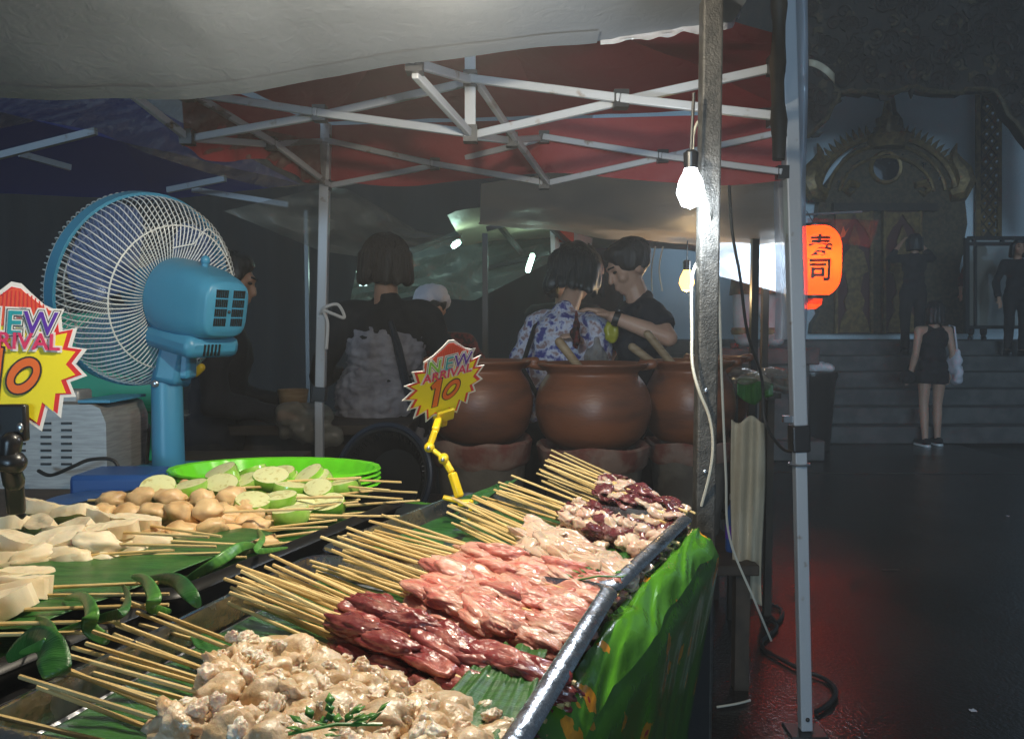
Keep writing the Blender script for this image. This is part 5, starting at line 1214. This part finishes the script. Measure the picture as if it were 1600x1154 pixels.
# ---------------------------------------------------------------- lamps
def bulb(label, p, r_, mt, W_, c, grp=None, cordz=None):
    t = thing('hanging_bulb', label, 'light bulb', p, group=grp)
    MB().lathe([(0, -r_ * 1.3), (r_ * .6, -r_ * 1.1), (r_, -.2 * r_), (r_ * .85, r_ * .6), (r_ * .5, r_ * 1.3), (r_ * .45, r_ * 1.5)], 20, Matrix.Translation(p)).build('glass_bulb', mt, t)
    MB().lathe([(r_ * .5, r_ * 1.5), (r_ * .55, r_ * 2.6), (r_ * .3, r_ * 2.8)], 14, Matrix.Translation(p)).build('socket', 'black_plastic', t)
    MB().tube([p + Vector((0, 0, r_ * 2.8)), p + Vector((.004, 0, cordz or r_ * 7))], .003, 6).build('cord', 'black_rubber', t)
    if W_: lamp('bulb_light', p + Vector((0, -.0, -r_ * 1.6)), W_, c, r_ * .8)
emit('glow_white', (.85, .93, 1), 30); emit('glow_warm', (1, .46, .09), 7); emit('glow_main', (1, .9, .74), 14); emit('glow_green', (.6, 1, .82), 9)
bulb('bright warm white bulb over the trays at the top of the picture', Vector((-.08, .98, 1.772)), .028, 'glow_main', 34, (1, .89, .70), cordz=.08)
bulb('bright cool white bulb hanging behind the black post', at(1079, 297, 1.44), .025, 'glow_white', 7, (.80, .91, 1), cordz=.17)
bulb('small warm yellow bulb glowing left of the black post', at(1073, 440, 4.4), .042, 'glow_warm', 6, (1, .7, .35), cordz=.3)
def tubelight(label, a, b, W_, c, mt='glow_green', r_=.02):
    t = thing('tube_light', label, 'tube light', (a + b) / 2, group='green tinted tube lights at the far stalls')
    MB().cap(a, r_, b, r_).build('glass_tube', mt, t); n = Vector((0, .03, .02)); MB().bar(a + n, b + n, .03, .02).build('batten', 'white_plastic', t)
    lamp('tube_lamp', (a + b) / 2 + Vector((0, -.1, 0)), W_, c, .08)
tubelight('slanting green tinted tube beside the dark haired woman', at(825, 422, 6.0), at(832, 400, 6.15), 3.5, (.6, 1, .82))
tubelight('small green tinted lamp high on the wrinkled side tarp', at(709, 384, 5.7), at(716, 379, 5.75), 3, (.6, 1, .82))
tubelight('small green tinted lamp left of the woman in ruffles', at(562, 426, 5.2), at(574, 430, 5.2), 2, (.65, 1, .9), r_=.022)
MB().box(at(568, 440, 5.21), (.05, .03, .06)).build('diffuser', 'white_plastic', bpy.data.objects['tube_light.002'])
tubelight('bright white tube behind the pale plastic panel', at(1198, 400, 4.42), at(1199, 438, 4.42), 22, (.78, .9, 1), 'glow_white', .025)
# red paper lantern
LP = at(1272, 408, 7.0); LR = .225; LH = .60
ln = thing('paper_lantern', 'glowing red paper lantern with black Japanese characters', 'lantern', LP)
pr = []
for k in range(33):
    v = -1 + 2 * k / 32; r_ = LR * (1 - .48 * abs(v) ** 4.5) * (1 - .012 * (k % 2)); pr.append((r_, v * LH / 2))
MB().lathe(pr, 48, Matrix.Translation(LP), False, False).build('paper_shade', 'lantern_paper', ln, ang=180)
for s_ in (-1, 1): MB().lathe([(LR * .54, -.012), (LR * .56, 0), (LR * .54, .014), (LR * .5, .014), (LR * .5, -.012)], 30, Matrix.Translation(LP + Vector((0, 0, s_ * (LH / 2 + .006)))), False, False).build('hoop', 'black_plastic', ln)
MB().lathe([(.0, -.106), (.062, -.1), (.106, -.062), (.112, -.015)], 24, Matrix.Translation(LP + Vector((-.04, 0, -LH / 2 - .012))), False, False).build('lower_shade', 'lantern_paper', ln)
MB().tube([LP + Vector((0, 0, LH / 2 + .01)), LP + Vector((0, .2, .46))], .004, 6).build('cord', 'black_rubber', ln)
MB().ellip(LP + Vector((0, 0, .0)), (.03, .03, .04)).build('glass_bulb', 'glow_warm', ln)
lamp('lantern_light', LP + Vector((0, 0, -.0)), 26, (1, .80, .5), .06)
for k, ch in enumerate('寿司'):
    b = text_mb(ch, .206, .005, .0)
    def wrapv(p, k=k):
        a = -.12 + p.x / LR; z = .094 - k * .194 + p.y; v = z / (LH / 2); r_ = LR * (1 - .48 * min(1, abs(v)) ** 4.5) + .003
        return LP + Vector((r_ * math.sin(a), -r_ * math.cos(a), z))
    b.v = [wrapv(p) for p in b.v]; b.build('character', 'ink', ln, smooth=False)
# red plastic awning corner beside the lantern
def faw(u, v): return at(1262 + 112 * u - 14 * u * v, 341 + 3 * u + v * (44 - 6 * math.sin(u * 3)), 7.25 + .05 * math.sin(u * 8 + v * 2))
mb = MB(); mb.grid(faw, 24, 10); tag(mb.build('plastic_awning', 'red_film', None, at(1318, 345, 7.25)), 'reddish plastic awning corner hanging beside the paper lantern', 'awning')
st_ = MB().prism([(0, 0), (.06, .01), (.10, .09), (.07, .05), (.05, .1), (.03, .03)], .004, basis(at(1308, 372, 6.9), Vector((1, 0, 0)), Vector((0, 0, 1)), Vector((0, -1, 0))))
st_.build('torn_tab', 'orange_film', ln)
# stall frame that carries lantern, awning and far panel
lf = thing('lantern_post', 'thin dark post and arm carrying the lantern and awning', 'post', Vector((at(1250, 600, 7.4).x, 7.4, -.02)))
q = Vector((at(1250, 600, 7.4).x, 7.4, -.02)); MB().bar(q, Vector((q.x, 7.4, 2.4)), .03).build('shaft', 'bracket', lf, smooth=False)
MB().bar(Vector((q.x, 7.4, 2.32)), Vector((LP.x + .5, 7.2, 2.32)), .02).build('arm', 'bracket', lf, smooth=False)
# picture signboard above the far stall
sb0, sb1, sb2, sb3 = at(866, 346, 5.6), at(926, 372, 6.6), at(924, 398, 6.6), at(868, 408, 5.6)
sg = thing('stall_signboard', 'small angled stall signboard with orange and blue picture', 'sign', (sb0 + sb2) / 2)
MB().add([sb0, sb1, sb2, sb3] + [p + Vector((-.03, .012, 0)) for p in (sb0, sb1, sb2, sb3)], [(3, 2, 1, 0), (4, 5, 6, 7), (0, 1, 5, 4), (1, 2, 6, 5), (2, 3, 7, 6), (3, 0, 4, 7)]).build('board', 'print_white', sg, smooth=False)
def onb(u0, v0, u1, v1): 
    def P(u, v): return sb0.lerp(sb1, u).lerp(sb3.lerp(sb2, u), v) + Vector((.006, -.003, 0))
    return MB().add([P(u0, v1), P(u1, v1), P(u1, v0), P(u0, v0)], [(0, 1, 2, 3)])
onb(.08, .06, .45, .5).build('picture', 'print_coral', sg, smooth=False); onb(.1, .55, .4, .9).build('picture', 'blue_plastic', sg, smooth=False); onb(.45, .8, .98, .97).build('stripe', 'print_orange', sg, smooth=False)
for k in range(5): onb(.5 + k * .085, .36 + .06 * (k % 2), .56 + k * .085, .62).build('lettering', 'ink', sg, smooth=False)

# scraps on the wet ground and the joint across it
for k, (px, py, lb) in enumerate(((1575, 802, 'tiny pale paper scrap on the ground below the woman with the tote'), (1520, 1102, 'small pale scrap on the ground at the lower right'), (1392, 886, 'dark wet leaf scrap on the open ground right of the white pole'))):
    p = gr(px, py, .004); mb = MB(); mb.grid(lambda u, v: p + Vector(((u - .5) * (.022 if k < 2 else .09), (v - .5) * .02, .006 * noise.noise(Vector((u * 3, v * 3, k))))), 6, 4)
    tag(mb.build('litter', 'cap_white' if k < 2 else 'dark_wood', None, p), lb, 'litter')
mb = MB(); mb.grid(lambda u, v: (lambda x, y: Vector((x, y, gz(x, y) + .003)))(1.2 + 3.6 * u, 7.2 + .03 * v - .1 * u), 60, 1)
tag(mb.build('ground_joint', 'concrete', None), kind='structure')
# ---------------------------------------------------------------- people
def person(label, px, Yd, zg, H, yaw, arms, top=None, bottom=None, hair='hair_black', hairlen=0, lean=(0, 0), hd=(0, .02, 0), hpitch=0, hyaw=0,
           skin='skin', vox=.010, sleeve=.5, legs='long', shoes='black_plastic', hairw=1.0, step=0, fem=False, topdrop=.0, straps=False):
    """arms: ((elbow),(hand)) for left and right in metres, local axes x right, y forward, z up"""
    X = (px - 800) / FPX * Yd
    M = Matrix.Translation((X, Yd, zg)) @ Matrix.Rotation(R(yaw), 4, 'Z')
    t = thing('person', label, 'person', M=M)
    lx, ly = lean; sw = (.105 if fem else .118) * H; hw = .055 * H
    hip = Vector((0, 0, .53 * H)); wa = Vector((lx * .35, ly * .35, .63 * H)); ch = Vector((lx * .8, ly * .8, .74 * H)); nk = Vector((lx, ly, .835 * H))
    HR = Matrix.Rotation(R(hyaw), 4, 'Z') @ Matrix.Rotation(R(-hpitch), 4, 'X')
    hc = nk + Vector(hd) + Vector((0, 0, .095 * H))
    k = H / 1.68
    b = MB()
    for s_ in (-1, 1):
        h_ = Vector((s_ * hw, 0, .51 * H)); kn = Vector((s_ * hw * 1.05, .02 + step * s_ * .06, .285 * H)); an = Vector((s_ * hw * 1.05, -.01 + step * s_ * .1, .05 * H))
        b.cap(h_, .082 * k, kn, .052 * k); b.cap(kn, .053 * k, kn.lerp(an, .35), .052 * k); b.cap(kn.lerp(an, .3), .052 * k, an, .034 * k)
        b.cap(an + Vector((0, -.02, -.035 * k)), .034 * k, an + Vector((s_ * .012, .13 * k, -.05 * k)), .028 * k)
    b.ellip(hip, (.165 * k, .115 * k, .12 * k)); b.ellip(wa, (.135 * k, .098 * k, .14 * k)); b.ellip(ch, (.158 * k, .112 * k, .16 * k))
    sh = [nk + Vector((s_ * sw, 0, -.035 * H)) for s_ in (-1, 1)]
    b.cap(sh[0], .052 * k, sh[1], .052 * k); b.cap(nk + Vector((0, -.01, -.03)), .058 * k, hc + Vector((0, -.02, -.06)), .050 * k)
    for (el, ha), s_, s0 in zip(arms, (-1, 1), sh):
        el, ha = Vector(el), Vector(ha)
        b.cap(s0, .050 * k, el, .039 * k); b.cap(el, .040 * k, el.lerp(ha, .35), .040 * k); b.cap(el.lerp(ha, .3), .040 * k, ha, .027 * k)
        d_ = (ha - el).normalized(); u_, n_, _ = frame(d_)
        pm = ha + d_ * .045 * k; b.ellip(pm, (.038 * k, .019 * k, .050 * k), basis(Vector(), u_, n_, d_))
        for f_ in range(4):
            o0 = pm + u_ * (f_ - 1.5) * .018 * k + d_ * .035 * k; ln_ = (.034, .040, .038, .030)[f_] * k
            m1 = o0 + d_ * ln_ - n_ * .006; b.cap(o0, .0095 * k, m1, .0088 * k, 8); b.cap(m1, .0088 * k, m1 + (d_ * .7 - n_ * .7) * ln_ * .8, .0075 * k, 8)
        th = pm - u_ * s_ * .030 * k - d_ * .02; b.cap(th, .012 * k, th - u_ * s_ * .022 * k + d_ * .035 * k - n_ * .01, .0095 * k, 8)
    def hp(x, y, z): return hc + HR @ (Vector((x, y, z)) * k)
    Hm = HR
    b.ellip(hp(0, -.012, .022), (.076 * k, .096 * k, .090 * k), Hm, 18, 12); b.ellip(hp(0, .025, -.045), (.058 * k, .066 * k, .066 * k), Hm, 16, 10)
    b.ellip(hp(0, .055, -.085), (.030 * k, .030 * k, .024 * k), Hm)
    b.cap(hp(0, .086, .012), .010 * k, hp(0, .105, -.026), .014 * k, 8); b.ellip(hp(0, .082, .03), (.05 * k, .018 * k, .012 * k), Hm)
    b.ellip(hp(0, .086, -.058), (.024 * k, .012 * k, .007 * k), Hm); b.ellip(hp(0, .085, -.070), (.020 * k, .012 * k, .007 * k), Hm)
    for s_ in (-1, 1):
        b.ellip(hp(s_ * .077, -.012, -.008), (.010 * k, .020 * k, .032 * k), Hm); b.ellip(hp(s_ * .045, .058, -.025), (.024 * k, .024 * k, .024 * k), Hm)
    fuse(b, vox, 3).build('body', skin, t, local=True, ang=180)
    for s_ in (-1, 1): MB().ellip(hp(s_ * .032, .079, .010), (.014 * k, .010 * k, .0065 * k), Hm, 10, 6).build('eye', 'eye', t, local=True)
    br = MB()
    for s_ in (-1, 1): br.cap(hp(s_ * .018, .096, .033), .005 * k, hp(s_ * .050, .082, .036), .004 * k, 6)
    br.build('eyebrows', 'hair_black', t, local=True)
    if hair:
        hm = MB(); hm.ellip(hp(0, -.028, .040), (.090 * k * hairw, .098 * k * hairw, .088 * k * hairw), Hm, 18, 12); hm.ellip(hp(0, .012, .082), (.074 * k * hairw, .076 * k, .042 * k), Hm, 16, 8)
        for s_ in (-1, 1): hm.ellip(hp(s_ * .066, -.0, .03), (.024 * k * hairw, .05 * k, .05 * k), Hm)
        if hairlen:
            for a in range(-4, 5):
                an = R(a * 27); x_, y_ = math.sin(an) * .082 * hairw, -.02 - math.cos(an) * .082
                q0 = hp(x_, y_, .03); q1 = hp(x_ * 1.12, y_ * 1.1 - .01, -hairlen); hm.cap(q0, .036 * k, q1, .026 * k, 8)
        hh = fuse(hm, max(.009, vox * .9), 3); wrinkle(hh, .011, 30, (1, 1, .25))
        if vox < .012:
            rr_ = random.Random(int(px)); RX, RY, RZ = .094 * hairw, .102 * hairw, .092
            for i_ in range(240 if hairlen else 150):
                a0 = rr_.uniform(0, 6.28); t0_ = rr_.uniform(.1, .9); t1_ = min(1.62, t0_ + rr_.uniform(.35, .8)) if not hairlen else 1.6
                face = math.sin(a0) > .25
                if face: t1_ = min(t1_, 1.0)
                pts = []
                for q_ in range(7):
                    t_ = t0_ + (t1_ - t0_) * q_ / 6; pts.append(hp(RX * math.sin(t_) * math.cos(a0 + .12 * q_ * rr_.uniform(-.3, .3)), -.028 + RY * math.sin(t_) * math.sin(a0), .036 + RZ * math.cos(t_)))
                if hairlen and not face:
                    e0 = pts[-1]
                    for q_ in (.4, .8, 1.08): pts.append(e0 + Vector((0, 0, -(hairlen + .03) * q_ * k)) + (e0 - hc) * .08 * q_ + Vector((rr_.uniform(-.006, .006), rr_.uniform(-.006, .006), 0)))
                n_ = len(pts); hh.tube(pts, [.0042 * k * (1 - .8 * (j_ / (n_ - 1)) ** 2) for j_ in range(n_)], 4)
        hh.build('hair', hair, t, local=True, ang=180)
    if top:
        c = MB(); g = .016 * k
        c.ellip(hip + Vector((0, 0, .03 - topdrop)), (.178 * k, .132 * k, .13 * k + topdrop)); c.ellip(wa, (.152 * k, .116 * k, .16 * k)); c.ellip(ch, (.172 * k, .128 * k, .165 * k))
        if not straps:
            c.cap(sh[0], .064 * k, sh[1], .064 * k); c.cap(nk + Vector((0, -.012, -.06)), .075 * k, nk + Vector((0, -.012, -.01)), .062 * k)
            for (el, ha), s0 in zip(arms, sh):
                el, ha = Vector(el), Vector(ha)
                if sleeve <= 1: c.tube([s0, s0.lerp(el, sleeve * .6), s0.lerp(el, sleeve)], [.066 * k, .063 * k, .066 * k], 12)
                else: c.cap(s0, .064 * k, el, .054 * k); c.tube([el, el.lerp(ha, .5), el.lerp(ha, sleeve - 1)], [.054 * k, .05 * k, .044 * k], 12)
        else:
            for s_ in (-1, 1): c.tube([ch + Vector((s_ * .07, .10, .10)) * k, nk + Vector((s_ * .085 * k, .0, .0)), ch + Vector((s_ * .07, -.10, .10)) * k], .010, 6)
        cc_ = fuse(c, vox * 1.1, 5); wrinkle(cc_, .014 * k, 11, (1, 1, 1.6)); wrinkle(cc_, .006 * k, 30) if False else None
        cc_.build('top', top, t, local=True, ang=180)
    if bottom:
        c = MB(); c.ellip(hip + Vector((0, 0, -.02)), (.176 * k, .128 * k, .13 * k))
        for s_ in (-1, 1):
            h_ = Vector((s_ * hw, 0, .51 * H)); kn = Vector((s_ * hw * 1.05, .02 + step * s_ * .06, .285 * H)); an = Vector((s_ * hw * 1.05, -.01 + step * s_ * .1, .05 * H))
            if legs == 'long': c.cap(h_, .097 * k, kn, .070 * k); c.tube([kn, an + Vector((0, 0, .0))], [.070 * k, .054 * k], 12)
            else: c.tube([h_ + Vector((0, 0, .02)), h_.lerp(kn, .34)], [.10 * k, .105 * k], 14)
        cc_ = fuse(c, vox * 1.2, 4); wrinkle(cc_, .010 * k, 12); cc_.build('trousers' if legs == 'long' else 'shorts', bottom, t, local=True, ang=180)
    for s_ in (-1, 1):
        an = Vector((s_ * hw * 1.05, -.01 + step * s_ * .1, .05 * H)); c = MB()
        c.cap(an + Vector((0, -.03, -.032 * k)), .046 * k, an + Vector((s_ * .012, .135 * k, -.048 * k)), .036 * k); sh_ = c
        sh_.v = [Vector((p.x, p.y, max(p.z, .012))) for p in sh_.v]; so = sh_.build('shoe', shoes, t, local=True)
        sl = MB(); sl.cap(an + Vector((0, -.035, -.05 * H + .012)), .048 * k, an + Vector((s_ * .012, .14 * k, -.05 * H + .012)), .04 * k); sl.v = [Vector((p.x, p.y, .0 + .022 * (p.z > .012))) for p in sl.v]
        sl.build('sole', 'white_plastic' if shoes == 'cloth_black' else 'black_rubber', so, local=True)
    return t, dict(M=M, hp=hp, hc=hc, nk=nk, sh=sh, k=k, hip=hip, ch=ch, HR=HR)
GZ = -.02
DN = lambda s_, H, f=.03: ((s_ * .17 * H, -.01, .63 * H), (s_ * .16 * H, f + .05, .485 * H))
# man in dark clothes behind the fan, looking right
person('man in dark clothes standing in the shade behind the fan', 330, 3.2, GZ, 1.60, -78, (((-.25, .06, 1.02), (-.16, .30, .98)), ((.25, .04, 1.02), (.14, .28, .96))), 'cloth_navy', 'cloth_black', sleeve=1.9, vox=.011, hpitch=14, lean=(0, .05), hd=(0, .03, 0))
# woman in grey ruffles seen from behind
t, d = person('person in a grey ruffled apron seen from behind near the white leg', 604, 3.5, GZ, 1.70, 8, (((-.29, .05, 1.10), (-.20, .32, 1.08)), ((.29, .05, 1.10), (.16, .34, 1.06))), 'cloth_black', 'cloth_black', 'hair_brown', .07, sleeve=1.7, vox=.011, fem=True, hairw=1.08)
k = d['k']; ap_ = MB(); ap_.ellip(Vector((-.03, 0, .98)), (.19, .145, .22)); ap_.ellip(Vector((0, 0, 1.20)), (.17, .140, .17)); ap_.ellip(Vector((-.03, -.0, .82)), (.215, .16, .15))
apf = fuse(ap_, .010, 4)
apf.v = [p + n * (.011 * abs(math.sin(p.z * 78 + 4.5 * noise.noise(p * 9))) + .012 * noise.noise(Vector((p.x * 40, p.y * 40, p.z * 60))) + .01 * noise.noise(p * 12)) for p, n in zip(apf.v, apf.n)]
apf.build('ruffled_apron', 'cloth_ruffle', t, local=True, ang=180)
MB().tube([Vector((.02, -.150, 1.33)), Vector((.05, -.165, 1.22)), Vector((.08, -.17, 1.08)), Vector((.10, -.165, .98))], [.012, .018, .018, .01], 8).build('blue_ribbon', 'tub_rim', t, local=True)
# cook with a white cap
t, d = person('cook in a white cap and dark red patterned shirt', 688, 4.4, GZ, 1.53, 25, (((-.27, .05, .98), (-.2, .30, .93)), ((.30, .05, .99), (.24, .30, .93))), 'cloth_red', 'cloth_black', sleeve=1.5, vox=.011, hpitch=22, lean=(0, .08), hd=(0, .06, -.02))
cm = MB(); cm.ellip(d['hp'](0, -.02, .075), (.10, .11, .075), d['HR'], 18, 10); cm.lathe([(.098, -.02), (.112, .0), (.108, .035), (.09, .04)], 24, Matrix.Translation(d['hp'](0, -.015, .035)) @ d['HR'])
cf = fuse(cm, .009, 3); wrinkle(cf, .012, 26); cf.build('cap', 'cap_white', t, local=True, ang=180)
# woman with the bob, leaning over the pots
t, d = person('woman with dark teal bobbed hair and a floral blouse bending forward', 852, 3.85, GZ, 1.66, -38, (((-.28, .10, 1.05), (-.18, .34, 1.02)), ((.29, .08, 1.03), (.20, .33, 1.0))), 'cloth_floral', 'cloth_black', 'hair_teal', .105, sleeve=1.35, vox=.009, lean=(.03, .13), hd=(.01, .09, .02), hpitch=24, fem=True, hairw=1.38, skin='skin_fair')
MB().tube([d['sh'][0] + Vector((.05, .05, .05)), d['sh'][0] + Vector((.06, -.10, -.02)), Vector((-.02, -.16, 1.12)), Vector((.1, -.16, .95))], .012, 8).build('bag_strap', 'cloth_black', t, local=True)
# man in black T-shirt
t, d = person('young man in a black T-shirt looking down with his hand raised', 1006, 3.78, GZ, 1.72, 96, (((-.32, -.02, 1.26), (-.25, .21, 1.35)), ((.27, .12, 1.15), (.05, .30, 1.24))), 'cloth_navy', 'cloth_black', 'hair_black', 0, sleeve=.72, vox=.0075, lean=(0, .03), hd=(0, .05, -.015), hpitch=26, hyaw=8, skin='skin_fair', hairw=1.06)
for s_, (el, ha) in ((-1, ((-.32, -.02, 1.26), (-.25, .21, 1.35))),):
    e_, h_ = Vector(el), Vector(ha); u_, n_, d_ = frame(h_ - e_); MB().lathe([(.033, -.014), (.036, 0), (.033, .014)], 16, basis(e_.lerp(h_, .93), u_, n_, d_), False, False).build('watch_strap', 'black_rubber', t, local=True)
    MB().lathe([(.0, .0), (.018, 0), (.018, .008), (0, .010)], 14, basis(e_.lerp(h_, .93) + n_ * .033, u_, d_, n_)).build('watch_face', 'bracket', t, local=True)
# yellow and clear bags by his hand
for nm, lb_, (bx, by, bY), mt, s_ in (('goods_bag', 'yellow plastic bag hanging below the raised hand', (955, 518, 3.58), 'olive_bag', (.035, .03, .055)), ('goods_bag', 'clear bag with blue and green bits behind the middle pot', (932, 560, 3.45), 'clear_film', (.055, .04, .06)), ('red_folder', 'dark red folder held beside the floral blouse', (900, 520, 3.6), 'cloth_red', (.02, .04, .075))):
    c0 = at(bx, by, bY); m_ = MB(); m_.ellip(c0, s_); m_.cap(c0 + Vector((0, 0, s_[2] * .7)), s_[0] * .5, c0 + Vector((0, 0, s_[2] * 1.3)), s_[0] * .3)
    f_ = fuse(m_, .007, 2); wrinkle(f_, .014, 30); tag(f_.build(nm, mt, None, c0), lb_, nm.split('_')[1])
# head of a further customer
person('further customer half hidden behind the woman with bobbed hair', 880, 5.1, GZ, 1.74, 150, (DN(-1, 1.74), DN(1, 1.74)), 'cloth_black', 'cloth_black', 'hair_black', 0, sleeve=.6, vox=.014)
# woman in black camisole by the temple
H = 1.60
t, d = person('woman in a black camisole and shorts with a white tote, back turned', 1458, 8.85, GZ, H, 4, (((-.21, -.02, 1.02), (-.23, .04, .80)), ((.22, -.02, 1.02), (.23, .05, .80))), 'cloth_black', 'cloth_black', 'hair_black', .13, vox=.010, legs='short', shoes='cloth_black', fem=True, straps=True, skin='skin_fair', step=.35)
Mw = d['M']
tb_ = MB(); tb_.ellip(Vector((.25, -.01, .92)), (.055, .10, .20)); tb_.ellip(Vector((.27, .0, .80)), (.065, .12, .12)); wf = fuse(tb_, .012, 3); wrinkle(wf, .03, 12)
wf.v = [Mw @ p for p in wf.v]; bg_ = thing('tote_bag', 'white cloth tote hanging at the right hip of the woman by the temple', 'bag', Mw @ Vector((.25, 0, .7))); wf.build('bag_body', 'cap_white', bg_, ang=180)
MB().tube([Mw @ Vector(p) for p in ((.23, .06, 1.08), (.20, .03, 1.34), (.20, -.06, 1.32), (.23, -.07, 1.08))], .010, 6).build('strap', 'cap_white', bg_)
hb = MB(); hb.ellip(Vector((-.27, .02, .76)), (.08, .09, .08)); wf = fuse(hb, .012, 2); wrinkle(wf, .02, 14); wf.v = [Mw @ p for p in wf.v]
hb_ = thing('handbag', 'small black bag held in the left hand of the woman by the temple', 'bag', Mw @ Vector((-.27, .02, .68))); wf.build('bag_body', 'cloth_black', hb_, ang=180)
MB().tube([Mw @ Vector(p) for p in ((-.29, .02, .83), (-.25, .03, .90), (-.22, .03, .83))], .007, 6).build('strap', 'cloth_black', hb_)
# visitors on the platform
person('dark dressed visitor facing the gilded door with arms raised', 1425, 10.35, 1.13 - .19, 1.55, -5, (((-.27, .10, 1.24), (-.12, .14, 1.44)), ((.27, .10, 1.24), (.12, .14, 1.44))), 'cloth_black', 'cloth_black', 'hair_black', .1, sleeve=1.6, vox=.014, fem=True)
person('person in a dark red shirt standing behind the framed screen', 1526, 11.0, 1.12, 1.30, 150, (DN(-1, 1.3), DN(1, 1.3)), 'cloth_red', 'cloth_black', 'hair_black', .05, sleeve=1.4, vox=.014, fem=True)
person('dark figure before the framed screen at the right edge', 1586, 10.1, 1.13 - .19, 1.45, 170, (DN(-1, 1.45), DN(1, 1.45)), 'cloth_black', 'cloth_black', 'hair_black', .12, sleeve=1.9, vox=.014, fem=True)
# ---------------------------------------------------------------- smoky night air
hz_ = MB(); hz_.box((2.0, 8.5, 3.7), (30, 26, 9.6))
ho = hz_.build('haze', None, None, (2.0, 8.5, -1.1), smooth=False)
m = bpy.data.materials.new('haze'); m.use_nodes = True; N, L = m.node_tree.nodes, m.node_tree.links
N.remove(N['Principled BSDF']); pv = N.new('ShaderNodeVolumePrincipled'); pv.inputs['Color'].default_value = (.85, .87, .9, 1)
pv.inputs['Density'].default_value = .018; pv.inputs['Anisotropy'].default_value = .2
L.new(pv.outputs[0], N['Material Output'].inputs['Volume']); ho.data.materials.append(m); tag(ho, kind='stuff')
